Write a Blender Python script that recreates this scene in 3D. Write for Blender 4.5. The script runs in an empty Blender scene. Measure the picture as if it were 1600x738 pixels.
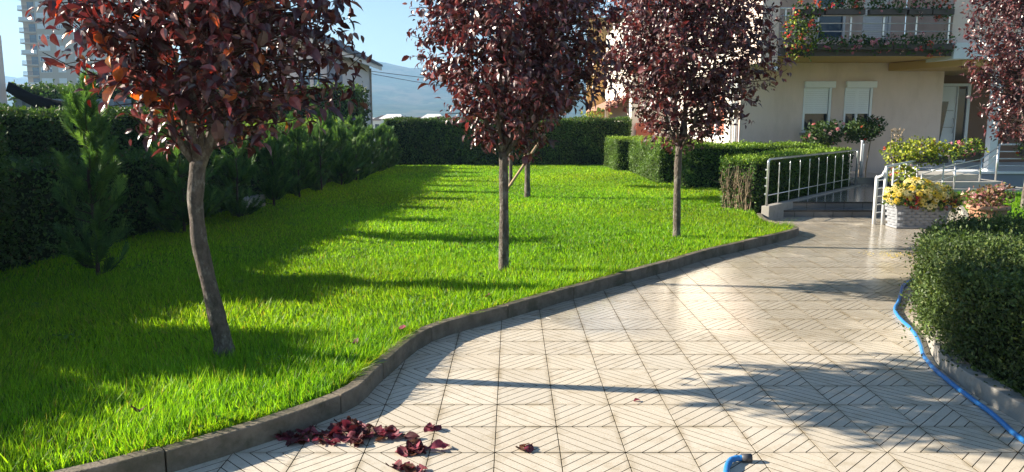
import bpy, math, random
import numpy as np
from mathutils import Vector, Matrix, Euler

random.seed(5)
RNG = np.random.default_rng(11)
scene = bpy.context.scene
COL = scene.collection
CAMZ = 1.6

# ------------------------------------------------------------------ camera, sky, sun, exposure
cam_d = bpy.data.cameras.new('camera')
cam_d.sensor_width = 36.0
cam_d.lens = 1205.0 / 1600.0 * 36.0
cam_d.clip_start = 0.05
cam_d.clip_end = 12000.0
cam = bpy.data.objects.new('camera', cam_d)
COL.objects.link(cam)
cam.location = (0, 0, CAMZ)
cam.rotation_euler = (math.radians(90) - math.atan(181 / 1205), 0, 0)
scene.camera = cam

SUN_EL = math.radians(24.0)
SUN_AZ = (-0.9905, 0.1375)                 # horizontal direction towards the sun
world = bpy.data.worlds.new('World')
scene.world = world
world.use_nodes = True
wn = world.node_tree
wn.nodes.clear()
w_out = wn.nodes.new('ShaderNodeOutputWorld')
w_bg = wn.nodes.new('ShaderNodeBackground')
w_sky = wn.nodes.new('ShaderNodeTexSky')
w_sky.sky_type = 'NISHITA'
w_sky.sun_disc = False
w_sky.sun_elevation = SUN_EL
w_sky.sun_rotation = math.atan2(SUN_AZ[0], SUN_AZ[1])
w_sky.air_density = 1.0
w_sky.dust_density = 0.0
w_sky.ozone_density = 1.4
w_bg.inputs['Strength'].default_value = 0.05
wn.links.new(w_sky.outputs[0], w_bg.inputs[0])
wn.links.new(w_bg.outputs[0], w_out.inputs[0])

sun_d = bpy.data.lights.new('sun', 'SUN')
sun_d.energy = 5.0
sun_d.angle = math.radians(0.53)
sun_d.color = (1.0, 0.90, 0.74)
sun = bpy.data.objects.new('sun', sun_d)
COL.objects.link(sun)
_ts = Vector((SUN_AZ[0] * math.cos(SUN_EL), SUN_AZ[1] * math.cos(SUN_EL), math.sin(SUN_EL)))
sun.rotation_euler = _ts.to_track_quat('Z', 'Y').to_euler()
sun.location = (-20, 5, 20)

vs = scene.view_settings
vs.view_transform = 'Standard'
vs.look = 'None'
vs.exposure = 1.75
vs.gamma = 1.0
vs.use_curve_mapping = False
scene.cycles.max_bounces = 10
scene.cycles.transparent_max_bounces = 16
scene.cycles.volume_bounces = 0
scene.cycles.use_adaptive_sampling = True
scene.cycles.use_denoising = True


# ------------------------------------------------------------------ mesh helpers
class MB:
    """Collects vertices and faces; build() links them as one mesh object."""

    def __init__(s):
        s.v, s.f, s.c, s.n = [], [], [], 0

    def add(s, verts, faces, col=None):
        verts = np.asarray(verts, dtype=np.float64).reshape(-1, 3)
        s.v.append(verts)
        if isinstance(faces, np.ndarray):
            s.f.append(faces + s.n)
        else:
            by = {}
            for fc in faces:
                by.setdefault(len(fc), []).append(fc)
            for k in by:
                s.f.append(np.array(by[k], dtype=np.int64) + s.n)
        cc = np.ones((len(verts), 4))
        if col is not None:
            cc[:, :3] = col
        s.c.append(cc)
        s.n += len(verts)
        return s

    def mesh(s, name, material, smooth=False, off=(0, 0, 0), col=False):
        me = bpy.data.meshes.new(name)
        v = np.concatenate(s.v) - np.array(off)
        me.vertices.add(len(v))
        me.vertices.foreach_set('co', v.astype(np.float32).ravel())
        loops = np.concatenate([a.ravel() for a in s.f])
        tot = np.concatenate([np.full(len(a), a.shape[1]) for a in s.f])
        st = np.concatenate([[0], np.cumsum(tot)[:-1]])
        me.loops.add(len(loops))
        me.loops.foreach_set('vertex_index', loops.astype(np.int32))
        me.polygons.add(len(tot))
        me.polygons.foreach_set('loop_start', st.astype(np.int32))
        try:
            me.polygons.foreach_set('loop_total', tot.astype(np.int32))
        except Exception:
            pass
        me.polygons.foreach_set('use_smooth', np.full(len(tot), bool(smooth)))
        if col:
            at = me.color_attributes.new('col', 'FLOAT_COLOR', 'POINT')
            at.data.foreach_set('color', np.concatenate(s.c).astype(np.float32).ravel())
        me.update(calc_edges=True)
        me.validate()
        me.materials.append(M[material] if isinstance(material, str) else material)
        return me

    def build(s, name, material, parent=None, smooth=False, col=False, bevel=0.0, kind=None):
        off = wloc(parent)
        o = bpy.data.objects.new(name, s.mesh(name, material, smooth, off, col))
        COL.objects.link(o)
        if parent is not None:
            o.parent = parent
        if bevel:
            m = o.modifiers.new('edge', 'BEVEL')
            m.width = bevel
            m.segments = 2
            m.limit_method = 'ANGLE'
        if kind:
            o['kind'] = kind
        return o


def wloc(o):
    p = np.zeros(3)
    while o is not None:
        p += np.array(o.location)
        o = o.parent
    return p


def tag(o, label, cat=None, group=None, kind=None):
    if label:
        o['label'] = label
    if cat:
        o['category'] = cat
    if group:
        o['group'] = group
    if kind:
        o['kind'] = kind
    return o


def thing(name, label, cat, loc=(0, 0, 0), group=None):
    o = bpy.data.objects.new(name, None)
    o.empty_display_size = 0.1
    COL.objects.link(o)
    o.location = loc
    return tag(o, label, cat, group)


def struct(o):
    o['kind'] = 'structure'
    return o


BOXF = np.array([[0, 3, 2, 1], [4, 5, 6, 7], [0, 1, 5, 4], [1, 2, 6, 5], [2, 3, 7, 6], [3, 0, 4, 7]])


def box(mb, x0, x1, y0, y1, z0, z1, col=None):
    mb.add([(x0, y0, z0), (x1, y0, z0), (x1, y1, z0), (x0, y1, z0),
            (x0, y0, z1), (x1, y0, z1), (x1, y1, z1), (x0, y1, z1)], BOXF, col)
    return mb


def prism(mb, poly, z0, z1, col=None):
    """poly counter-clockwise"""
    n = len(poly)
    v = [(x, y, z0) for x, y in poly] + [(x, y, z1) for x, y in poly]
    f = [tuple(range(n))[::-1], tuple(range(n, 2 * n))]
    for i in range(n):
        j = (i + 1) % n
        f.append((i, j, n + j, n + i))
    mb.add(v, f, col)
    return mb


def prism_y(mb, poly, y0, y1):
    """poly in x,z seen from -Y, counter-clockwise"""
    n = len(poly)
    v = [(x, y0, z) for x, z in poly] + [(x, y1, z) for x, z in poly]
    f = [tuple(range(n)), tuple(range(n, 2 * n))[::-1]]
    for i in range(n):
        j = (i + 1) % n
        f.append((j, i, n + i, n + j))
    mb.add(v, f)
    return mb


def tube(mb, pts, rad, seg=8, col=None, cap=True):
    P = np.array(pts, dtype=float)
    n = len(P)
    R = np.full(n, rad) if np.isscalar(rad) else np.array(rad, dtype=float)
    T = np.gradient(P, axis=0)
    T /= np.linalg.norm(T, axis=1)[:, None] + 1e-12
    up = np.array([0, 0, 1.0]) if abs(T[0][2]) < 0.9 else np.array([1.0, 0, 0])
    a = np.cross(T[0], up)
    a /= np.linalg.norm(a)
    vs_ = []
    ang = np.linspace(0, 2 * math.pi, seg, endpoint=False)
    for i in range(n):
        a = a - T[i] * np.dot(a, T[i])
        a /= np.linalg.norm(a)
        b = np.cross(T[i], a)
        vs_.append(P[i] + R[i] * (np.cos(ang)[:, None] * a + np.sin(ang)[:, None] * b))
    V = np.concatenate(vs_)
    f = []
    for i in range(n - 1):
        for k in range(seg):
            k2 = (k + 1) % seg
            f.append((i * seg + k, i * seg + k2, (i + 1) * seg + k2, (i + 1) * seg + k))
    F = [q for q in f]
    if cap:
        F.append(tuple(range(seg))[::-1])
        F.append(tuple(range((n - 1) * seg, n * seg)))
    mb.add(V, F, col)
    return mb


def lathe(mb, c, prof, seg=28):
    V, f = [], []
    for r, z in prof:
        for k in range(seg):
            a = 2 * math.pi * k / seg
            V.append((c[0] + r * math.cos(a), c[1] + r * math.sin(a), c[2] + z))
    n = len(prof)
    for i in range(n - 1):
        for k in range(seg):
            k2 = (k + 1) % seg
            f.append((i * seg + k, i * seg + k2, (i + 1) * seg + k2, (i + 1) * seg + k))
    mb.add(V, f)
    return mb


def unit(a):
    return a / (np.linalg.norm(a, axis=-1, keepdims=True) + 1e-12)


def frames(d, n):
    """(N,3,3): rows are the x, y, z axes; y along d, z near n"""
    y = unit(d)
    z = unit(n - y * np.sum(n * y, axis=1, keepdims=True))
    x = np.cross(y, z)
    return np.stack([x, y, z], axis=1)


def scatter(mb, tpl, pos, R, scale, col):
    """copies of a template (verts K,3; faces) at pos with frames R; scale (N,) or (N,3)"""
    T, F = tpl
    pos = np.asarray(pos)
    N, K = len(pos), len(T)
    scale = np.asarray(scale, dtype=float)
    if scale.ndim == 1:
        scale = np.repeat(scale[:, None], 3, axis=1)
    L = T[None] * scale[:, None, :]
    V = pos[:, None, :] + np.einsum('nki,nij->nkj', L, R)
    C = np.repeat(np.asarray(col)[:, None, :], K, axis=1)
    base = (np.arange(N) * K)[:, None, None]
    start = mb.n
    mb.v.append(V.reshape(-1, 3))
    cc = np.ones((N * K, 4))
    cc[:, :3] = C.reshape(-1, 3)
    mb.c.append(cc)
    for fa in F:
        mb.f.append((fa[None] + base).reshape(-1, fa.shape[1]) + start)
    mb.n += N * K


def rdir(n, rng=RNG):
    return unit(rng.normal(size=(n, 3)))


def jitter_cols(base, n, amt, rng=RNG):
    """base: list of (colour, weight); random pick with brightness jitter"""
    cols = np.array([b[0] for b in base])
    w = np.array([b[1] for b in base], dtype=float)
    k = rng.choice(len(cols), n, p=w / w.sum())
    return cols[k] * np.exp(rng.normal(0, amt, (n, 1)))


# templates: the leaf runs along +y, its face looks along +z
def _plum_leaf():
    v = [(0, 0, 0)]
    for t, w, z in ((0.22, 0.21, -0.01), (0.5, 0.27, -0.06), (0.78, 0.16, -0.17)):
        v += [(-w, t, z + 0.12 * w / 0.3), (0, t, z), (w, t, z + 0.12 * w / 0.3)]
    v.append((0, 1, -0.32))
    tri = [(0, 2, 1), (0, 3, 2), (7, 8, 10), (8, 9, 10)]
    quad = [(1, 2, 5, 4), (2, 3, 6, 5), (4, 5, 8, 7), (5, 6, 9, 8)]
    return np.array(v), [np.array(tri), np.array(quad)]


PLUM = _plum_leaf()
SMALL = (np.array([(0, 0, 0), (0.28, 0.5, 0.05), (0, 1, -0.08), (-0.28, 0.5, 0.05)]), [np.array([(0, 1, 2, 3)])])
BLADE = (np.array([(-0.5, 0, 0), (0.5, 0, 0), (0.4, 0.5, 0.10), (-0.4, 0.5, 0.10), (0, 1, 0.36)]),
         [np.array([(0, 1, 2, 3)]), np.array([(3, 2, 4)])])


def _frond():
    v, f = [(-0.018, 0, 0), (0.018, 0, 0), (0, 1.0, 0.02)], [(0, 1, 2)]
    for i in range(8):
        t = 0.06 + 0.105 * i
        L = 0.40 * (1 - t) ** 0.8 + 0.10
        for s in (-1, 1):
            k = len(v)
            dx, dy = math.sin(math.radians(38)) * L * s, math.cos(math.radians(38)) * L
            zz = 0.05 * math.sin(i * 2.1 + s)
            v += [(0, t - 0.05, 0), (0, t + 0.06, 0), (dx, t + dy, zz)]
            f.append((k, k + 1, k + 2) if s < 0 else (k + 1, k, k + 2))
    return np.array(v), [np.array(f)]


FROND = _frond()


def _bloom(petals, rings):
    v, f = [(0, 0, 0.18)], []
    for r in range(rings):
        R, zz = 0.5 - 0.2 * r, 0.02 + 0.16 * r
        for k in range(petals):
            a = 2 * math.pi * (k + 0.5 * r) / petals
            w = math.pi / petals * 0.95
            i = len(v)
            v += [(0.12 * math.cos(a), 0.12 * math.sin(a), 0.12 + 0.05 * r),
                  (0.7 * R * math.cos(a - w), 0.7 * R * math.sin(a - w), zz + 0.03),
                  (R * math.cos(a), R * math.sin(a), zz),
                  (0.7 * R * math.cos(a + w), 0.7 * R * math.sin(a + w), zz + 0.03)]
            f.append((i, i + 1, i + 2, i + 3))
    return np.array(v), [np.array(f)]


BLOOM = _bloom(7, 1)
MUM = _bloom(10, 2)


def pip(P, poly):
    """points (N,2) inside polygon"""
    x, y = P[:, 0], P[:, 1]
    ins = np.zeros(len(P), dtype=bool)
    n = len(poly)
    for i in range(n):
        x1, y1 = poly[i]
        x2, y2 = poly[(i + 1) % n]
        c = ((y1 > y) != (y2 > y)) & (x < (x2 - x1) * (y - y1) / (y2 - y1 + 1e-12) + x1)
        ins ^= c
    return ins


def project(P):
    """pixel-free view test: normalised picture coordinates of points (only used to choose which repeats show largest)"""
    a = math.atan(181 / 1205)
    z = P[:, 2] - CAMZ
    dep = P[:, 1] * math.cos(a) - z * math.sin(a)
    up = P[:, 1] * math.sin(a) + z * math.cos(a)
    return P[:, 0] / dep * 1205 / 800, up / dep * 1205 / 369, dep


# ------------------------------------------------------------------ materials
M = {}


def new_mat(name):
    m = bpy.data.materials.new(name)
    m.use_nodes = True
    nt = m.node_tree
    b = nt.nodes['Principled BSDF']
    M[name] = m
    return m, nt, b


def N(nt, kind, **kw):
    n = nt.nodes.new(kind)
    for k, v in kw.items():
        setattr(n, k, v)
    return n


def coords(nt, space):
    if space == 'world':
        return N(nt, 'ShaderNodeNewGeometry').outputs['Position']
    return N(nt, 'ShaderNodeTexCoord').outputs['Object']


def noise(nt, vec, scale, detail=4, rough=0.6, stretch=None):
    n = N(nt, 'ShaderNodeTexNoise')
    n.inputs['Scale'].default_value = scale
    n.inputs['Detail'].default_value = detail
    n.inputs['Roughness'].default_value = rough
    if stretch:
        mp = N(nt, 'ShaderNodeMapping')
        mp.inputs['Scale'].default_value = stretch
        nt.links.new(vec, mp.inputs['Vector'])
        vec = mp.outputs[0]
    nt.links.new(vec, n.inputs['Vector'])
    return n.outputs['Fac']


def maprange(nt, fac, a, b, c, d):
    m = N(nt, 'ShaderNodeMapRange')
    for i, v in enumerate((a, b, c, d)):
        m.inputs[i + 1].default_value = v
    nt.links.new(fac, m.inputs[0])
    return m.outputs[0]


def scale_col(nt, colsock, fac):
    v = N(nt, 'ShaderNodeVectorMath', operation='SCALE')
    nt.links.new(colsock, v.inputs[0])
    nt.links.new(fac, v.inputs['Scale'])
    return v.outputs[0]


def mix_col(nt, fac, a, b):
    m = N(nt, 'ShaderNodeMix', data_type='RGBA')
    for s, q in ((fac, m.inputs[0]), (a, m.inputs[6]), (b, m.inputs[7])):
        if hasattr(s, 'links'):
            nt.links.new(s, q)
        elif isinstance(s, (int, float)):
            q.default_value = s
        else:
            q.default_value = (*s, 1)
    return m.outputs[2]


def rgb(nt, c):
    n = N(nt, 'ShaderNodeRGB')
    n.outputs[0].default_value = (*c, 1)
    return n.outputs[0]


def bump(nt, b, fac, strength, dist=0.01):
    n = N(nt, 'ShaderNodeBump')
    n.inputs['Strength'].default_value = strength
    n.inputs['Distance'].default_value = dist
    nt.links.new(fac, n.inputs['Height'])
    nt.links.new(n.outputs[0], b.inputs['Normal'])


def plain(name, col, rough=0.6, spec=0.5, var=0.15, vscale=4.0, bumps=None, metal=0.0, space='world', dirt=None, stretch=None):
    m, nt, b = new_mat(name)
    vec = coords(nt, space)
    n1 = noise(nt, vec, vscale, 6, 0.65, stretch)
    c = scale_col(nt, rgb(nt, col), maprange(nt, n1, 0.25, 0.75, 1 - var, 1 + var))
    if dirt:
        n2 = noise(nt, vec, dirt[0], 5, 0.7, stretch)
        c = mix_col(nt, maprange(nt, n2, dirt[1], dirt[2], 0, 1), c, dirt[3])
    nt.links.new(c, b.inputs['Base Color'])
    b.inputs['Roughness'].default_value = rough
    b.inputs['Specular IOR Level'].default_value = spec
    b.inputs['Metallic'].default_value = metal
    if bumps:
        bump(nt, b, noise(nt, vec, bumps[0], 5, 0.6, stretch), bumps[1], bumps[2])
    return m


def leafy(name, transl, rough, tint=(1, 1, 1), spec=0.4, vein=0.25):
    """foliage: colour from the per-leaf attribute, light passing through the blade"""
    m, nt, b = new_mat(name)
    at = N(nt, 'ShaderNodeAttribute', attribute_name='col')
    c = scale_col(nt, at.outputs['Color'], maprange(nt, noise(nt, coords(nt, 'world'), 40, 3), 0.3, 0.7, 1 - vein, 1 + vein))
    nt.links.new(c, b.inputs['Base Color'])
    b.inputs['Roughness'].default_value = rough
    b.inputs['Specular IOR Level'].default_value = spec
    tr = N(nt, 'ShaderNodeBsdfTranslucent')
    v = N(nt, 'ShaderNodeVectorMath', operation='MULTIPLY')
    nt.links.new(c, v.inputs[0])
    v.inputs[1].default_value = tint
    nt.links.new(v.outputs[0], tr.inputs['Color'])
    mx = N(nt, 'ShaderNodeMixShader')
    mx.inputs[0].default_value = transl
    nt.links.new(b.outputs[0], mx.inputs[1])
    nt.links.new(tr.outputs[0], mx.inputs[2])
    nt.links.new(mx.outputs[0], nt.nodes['Material Output'].inputs['Surface'])
    return m


leafy('plum_leaf', 0.27, 0.33, (1.9, 0.9, 0.8), 0.85)
leafy('dry_leaf', 0.2, 0.6, (1.3, 0.9, 0.9), 0.35, 0.4)
leafy('grass', 0.6, 0.45, (1.5, 1.25, 0.4), 0.3)
leafy('hedge_leaf', 0.3, 0.5, (1.3, 1.3, 0.7), 0.3)
leafy('conifer', 0.3, 0.6, (1.3, 1.3, 0.7), 0.25)
leafy('petal', 0.35, 0.6, (1.2, 1.1, 1.1), 0.2, 0.15)
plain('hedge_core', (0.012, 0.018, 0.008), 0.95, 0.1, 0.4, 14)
plain('soil', (0.050, 0.055, 0.020), 0.95, 0.1, 0.4, 9, (60, 0.8, 0.02))
plain('lawn_soil', (0.06, 0.12, 0.012), 0.95, 0.1, 0.4, 11, (60, 0.8, 0.02))
plain('bark', (0.10, 0.08, 0.066), 0.85, 0.3, 0.6, 30, (48, 1.0, 0.02), stretch=(1, 1, 0.55),
      dirt=(16, 0.50, 0.66, (0.24, 0.22, 0.19)))
plain('twig', (0.055, 0.035, 0.03), 0.8, 0.3, 0.3, 20)
plain('hedge_twig', (0.20, 0.15, 0.10), 0.8, 0.3, 0.3, 20)
plain('pale_twig', (0.30, 0.23, 0.15), 0.8, 0.3, 0.3, 20)
plain('kerb_stone', (0.17, 0.14, 0.105), 0.85, 0.35, 0.35, 9, (55, 0.8, 0.008), dirt=(4, 0.46, 0.66, (0.08, 0.074, 0.045)))
plain('concrete', (0.30, 0.28, 0.25), 0.85, 0.3, 0.2, 5, (50, 0.4, 0.005), dirt=(4, 0.55, 0.8, (0.15, 0.14, 0.11)))
plain('grout', (0.075, 0.06, 0.038), 0.9, 0.2, 0.3, 8)
plain('dark_stone', (0.13, 0.125, 0.125), 0.16, 0.6, 0.2, 3.0, (25, 0.05, 0.004))
plain('dark_nosing', (0.02, 0.02, 0.022), 0.25, 0.5, 0.1, 5)
plain('plaster', (0.73, 0.59, 0.525), 0.9, 0.2, 0.08, 1.6, (220, 0.25, 0.004), stretch=(1, 1, 0.35), dirt=(1.1, 0.50, 0.85, (0.55, 0.43, 0.36)))
plain('plaster_cream', (0.66, 0.60, 0.53), 0.9, 0.2, 0.06, 1.3, (220, 0.25, 0.004))
plain('plaster_ochre', (0.52, 0.34, 0.14), 0.9, 0.2, 0.06, 1.3, (220, 0.25, 0.004))
plain('plaster_brown', (0.24, 0.15, 0.105), 0.9, 0.2, 0.08, 1.3, (220, 0.25, 0.004))
plain('plaster_red', (0.36, 0.12, 0.08), 0.9, 0.2, 0.1, 2, (120, 0.25, 0.004))
plain('plaster_lilac', (0.62, 0.60, 0.62), 0.9, 0.2, 0.05, 0.6)
plain('panel_blue', (0.22, 0.25, 0.32), 0.8, 0.3, 0.08, 0.8)
plain('roof_tile', (0.32, 0.17, 0.12), 0.8, 0.3, 0.2, 3)
plain('roof_dark', (0.10, 0.10, 0.11), 0.7, 0.3, 0.15, 1)
plain('white_paint', (0.66, 0.68, 0.70), 0.4, 0.5, 0.05, 2)
plain('white_plastic', (0.80, 0.83, 0.87), 0.45, 0.5, 0.04, 3)
plain('step_stone', (0.38, 0.37, 0.35), 0.7, 0.4, 0.1, 3)
plain('slab_white', (0.66, 0.70, 0.74), 0.6, 0.4, 0.06, 2)
plain('steel', (0.62, 0.63, 0.64), 0.28, 0.6, 0.1, 6, metal=0.75)
plain('dark_metal', (0.05, 0.05, 0.055), 0.5, 0.5, 0.1, 6)
plain('net_black', (0.012, 0.012, 0.014), 0.9, 0.1, 0.2, 8)
plain('corrugated', (0.22, 0.27, 0.34), 0.5, 0.5, 0.08, 3)
plain('terracotta', (0.42, 0.22, 0.14), 0.8, 0.3, 0.14, 9, (60, 0.3, 0.004))
plain('planter_grey', (0.23, 0.24, 0.26), 0.75, 0.35, 0.14, 14, (60, 0.4, 0.004))
plain('planter_box', (0.09, 0.075, 0.07), 0.7, 0.3, 0.15, 8)
plain('wood_stake', (0.36, 0.25, 0.16), 0.8, 0.3, 0.25, 9, (40, 0.4, 0.004), stretch=(1, 1, 0.2))
plain('rope', (0.48, 0.38, 0.26), 0.9, 0.2, 0.2, 40)
plain('tower_wall', (0.42, 0.345, 0.27), 0.9, 0.2, 0.06, 0.1)
plain('tower_slab', (0.46, 0.39, 0.32), 0.9, 0.2, 0.05, 0.2)
plain('tower_shutter', (0.60, 0.63, 0.66), 0.7, 0.3, 0.06, 0.3)
plain('far_white', (0.72, 0.70, 0.68), 0.9, 0.2, 0.06, 0.3)
plain('far_roof', (0.30, 0.22, 0.20), 0.9, 0.2, 0.12, 0.3)
plain('forest_hill', (0.040, 0.062, 0.034), 0.95, 0.1, 0.85, 0.07, dirt=(0.014, 0.50, 0.60, (0.12, 0.11, 0.07)))
plain('field', (0.07, 0.085, 0.03), 0.95, 0.1, 0.4, 0.05, dirt=(0.02, 0.5, 0.65, (0.13, 0.11, 0.06)))


def glass_mat(name, col, rough=0.06):
    m, nt, b = new_mat(name)
    b.inputs['Base Color'].default_value = (*col, 1)
    b.inputs['Roughness'].default_value = rough
    b.inputs['Specular IOR Level'].default_value = 0.45
    return m


glass_mat('pane_dark', (0.03, 0.035, 0.045))
glass_mat('pane_blue', (0.06, 0.10, 0.16))
m, nt, b = new_mat('hose_blue')
b.inputs['Base Color'].default_value = (0.03, 0.20, 0.52, 1)
b.inputs['Roughness'].default_value = 0.32


TW = 0.319
TX0, TY0 = -0.084, 3.561


def tile_mat():
    """speckled cream paving stone, worn, wet where the hose has run"""
    m, nt, b = new_mat('paving')
    vec = coords(nt, 'world')
    oi = N(nt, 'ShaderNodeObjectInfo')
    base = mix_col(nt, maprange(nt, noise(nt, vec, 1.3, 4), 0.35, 0.65, 0, 1), (0.57, 0.51, 0.42), (0.54, 0.47, 0.37))
    base = scale_col(nt, base, maprange(nt, oi.outputs['Random'], 0, 1, 0.94, 1.05))
    grain = noise(nt, vec, 240, 3, 0.7)
    base = scale_col(nt, base, maprange(nt, grain, 0.3, 0.7, 0.80, 1.16))
    st = noise(nt, vec, 6, 6, 0.7)
    base = mix_col(nt, maprange(nt, st, 0.52, 0.78, 0, 0.6), base, (0.27, 0.20, 0.10))
    # dirt gathered along the joints between the slabs
    sj = N(nt, 'ShaderNodeSeparateXYZ')
    nt.links.new(vec, sj.inputs[0])
    edge = None
    for ax_, o0 in (('X', TX0), ('Y', TY0)):
        q = N(nt, 'ShaderNodeMath', operation='MULTIPLY_ADD')
        nt.links.new(sj.outputs[ax_], q.inputs[0])
        q.inputs[1].default_value = 1 / TW
        q.inputs[2].default_value = -o0 / TW
        pp = N(nt, 'ShaderNodeMath', operation='PINGPONG')
        nt.links.new(q.outputs[0], pp.inputs[0])
        pp.inputs[1].default_value = 0.5
        if edge is None:
            edge = pp.outputs[0]
        else:
            mn = N(nt, 'ShaderNodeMath', operation='MINIMUM')
            nt.links.new(edge, mn.inputs[0])
            nt.links.new(pp.outputs[0], mn.inputs[1])
            edge = mn.outputs[0]
    ef = maprange(nt, edge, 0.0, 0.10, 1, 0)
    en = maprange(nt, noise(nt, vec, 3.3, 5, 0.7), 0.38, 0.68, 0, 0.75)
    em = N(nt, 'ShaderNodeMath', operation='MULTIPLY')
    nt.links.new(ef, em.inputs[0])
    nt.links.new(en, em.inputs[1])
    base = mix_col(nt, em.outputs[0], base, (0.21, 0.15, 0.065))
    # wetness: a broad patch round the hose's run, broken up by noise
    sep = N(nt, 'ShaderNodeSeparateXYZ')
    nt.links.new(vec, sep.inputs[0])
    wy = maprange(nt, sep.outputs['Y'], 4.6, 7.0, 0, 1)
    nz = noise(nt, vec, 0.95, 4, 0.6)
    ad = N(nt, 'ShaderNodeMath', operation='MULTIPLY_ADD')
    nt.links.new(wy, ad.inputs[0])
    ad.inputs[1].default_value = 0.42
    nt.links.new(nz, ad.inputs[2])
    vd = N(nt, 'ShaderNodeVectorMath', operation='DISTANCE')
    nt.links.new(vec, vd.inputs[0])
    vd.inputs[1].default_value = (1.75, 6.9, 0)
    pud = maprange(nt, vd.outputs['Value'], 0.4, 1.9, 0.24, 0)
    ad2 = N(nt, 'ShaderNodeMath', operation='ADD')
    nt.links.new(ad.outputs[0], ad2.inputs[0])
    nt.links.new(pud, ad2.inputs[1])
    ad = ad2
    wet = maprange(nt, ad.outputs[0], 0.66, 0.84, 0, 1)
    base = mix_col(nt, wet, base, scale_col(nt, base, maprange(nt, wet, 0, 1, 1, 0.84)))
    nt.links.new(base, b.inputs['Base Color'])
    rg = N(nt, 'ShaderNodeMath', operation='MULTIPLY_ADD')
    nt.links.new(wet, rg.inputs[0])
    rg.inputs[1].default_value = -0.535
    rg.inputs[2].default_value = 0.60
    nt.links.new(rg.outputs[0], b.inputs['Roughness'])
    b.inputs['Specular IOR Level'].default_value = 0.5
    bump(nt, b, grain, 0.22, 0.002)


tile_mat()

# ------------------------------------------------------------------ ground plan (metres; X right, Y ahead, Z up)
KERB = [(-5.2, 0.9), (-4.55, 1.35), (-3.85, 1.80), (-3.1, 2.28), (-2.35, 2.78), (-1.58, 3.33), (-0.94, 4.06), (-0.80, 4.62), (-0.585, 5.46), (-0.03, 6.12),
        (0.56, 6.83), (1.12, 7.48), (1.68, 8.12), (2.25, 8.82), (2.87, 9.44), (3.47, 10.05), (3.88, 10.50), (4.05, 10.80),
        (4.00, 11.12), (3.90, 11.55), (3.95, 12.02), (4.05, 12.42)]
KH = 0.11
BED = [(2.78, -0.5), (2.76, 1.2), (2.74, 2.6), (2.72, 3.7), (2.76, 4.7), (3.05, 5.5), (3.42, 6.2), (3.95, 7.2), (4.6, 8.3), (5.35, 9.5), (6.0, 10.55),
       (6.75, 11.2), (7.3, 12.4), (7.9, 13.6), (8.35, 15.2)]
ZL = 0.085


def hedge_line(y):
    return -5.05 + (y - 7.4) * (1.25 / 17.3)


# far ground: one sheet from under the garden to the foot of the hills, dipping behind the garden
g = MB()
ys = np.concatenate([np.linspace(-60, 28, 12), np.linspace(34, 120, 12), np.linspace(150, 4600, 30)])
xs = np.concatenate([-np.geomspace(4600, 12, 26), np.linspace(-8, 8, 5), np.geomspace(12, 4600, 26)])
gx, gy = np.meshgrid(xs, ys)
gz = -0.06 - 3.6 * np.clip((gy - 30) / 90, 0, 1) ** 0.8
V = np.stack([gx, gy, gz], -1).reshape(-1, 3)
nx_, ny_ = len(xs), len(ys)
idx = np.arange(nx_ * ny_).reshape(ny_, nx_)
Q = np.stack([idx[:-1, :-1], idx[:-1, 1:], idx[1:, 1:], idx[1:, :-1]], -1).reshape(-1, 4)
g.add(V, Q)
struct(g.build('ground', 'field', smooth=True))

# hills
hl = MB()
hx = np.linspace(-2600, 2400, 210)
hy = np.linspace(750, 2300, 80)
gx, gy = np.meshgrid(hx, hy)


def ridges(x, y):
    s = 0
    for a, k, px, py in ((1.0, 1 / 560, 0.3, 0.1), (0.6, 1 / 260, 1.7, 2.2), (0.34, 1 / 120, 0.5, 4.0), (0.2, 1 / 62, 2.9, 1.1), (0.1, 1 / 33, 0.2, 0.9)):
        s = s + a * (np.sin(x * k * 2.2 + px + 1.3 * np.sin(y * k * 1.1 + py)) * np.cos(y * k * 1.4 + py + 0.8 * np.sin(x * k * 1.7)))
    return s


t = np.clip((gy - 750) / 1050, 0, 1)
env = t ** 1.25 * 104
hz = -4 + env * (1 + 0.20 * ridges(gx, gy)) + 26 * t * (1 - t) * ridges(gx * 2.1 + 300, gy * 2.1)
hz = hz + 17 * np.exp(-((gx + 290) / 260) ** 2) * t - 40 * np.clip((gy - 1800) / 500, 0, 1)
hl.add(np.stack([gx, gy, hz], -1).reshape(-1, 3), (lambda i: np.stack([i[:-1, :-1], i[:-1, 1:], i[1:, 1:], i[1:, :-1]], -1).reshape(-1, 4))(np.arange(len(hx) * len(hy)).reshape(len(hy), len(hx))))
struct(hl.build('hills', 'forest_hill', smooth=True))

# ------------------------------------------------------------------ path: bed, grooved tiles
TW = 0.319
TX0, TY0 = -0.084, 3.561
PATH = KERB + [(4.7, 12.72), (6.2, 12.72), (8.0, 14.0), (8.3, 15.2)] + BED[::-1][1:] + [(2.78, -0.9), (-5.2, -0.9)]
pb = MB()
prism(pb, [(-5.6, -1.2), (9.0, -1.2), (9.0, 16.0), (-5.6, 16.0)], -0.055, -0.013)
path = struct(pb.build('path', 'grout'))


def clip_poly(poly, a, b, c):
    """keep a*x+b*y<=c"""
    out = []
    for i in range(len(poly)):
        p, q = poly[i], poly[(i + 1) % len(poly)]
        dp, dq = a * p[0] + b * p[1] - c, a * q[0] + b * q[1] - c
        if dp <= 0:
            out.append(p)
        if (dp < 0) != (dq < 0) and abs(dp - dq) > 1e-12:
            s = dp / (dp - dq)
            out.append((p[0] + s * (q[0] - p[0]), p[1] + s * (q[1] - p[1])))
    return out


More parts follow.
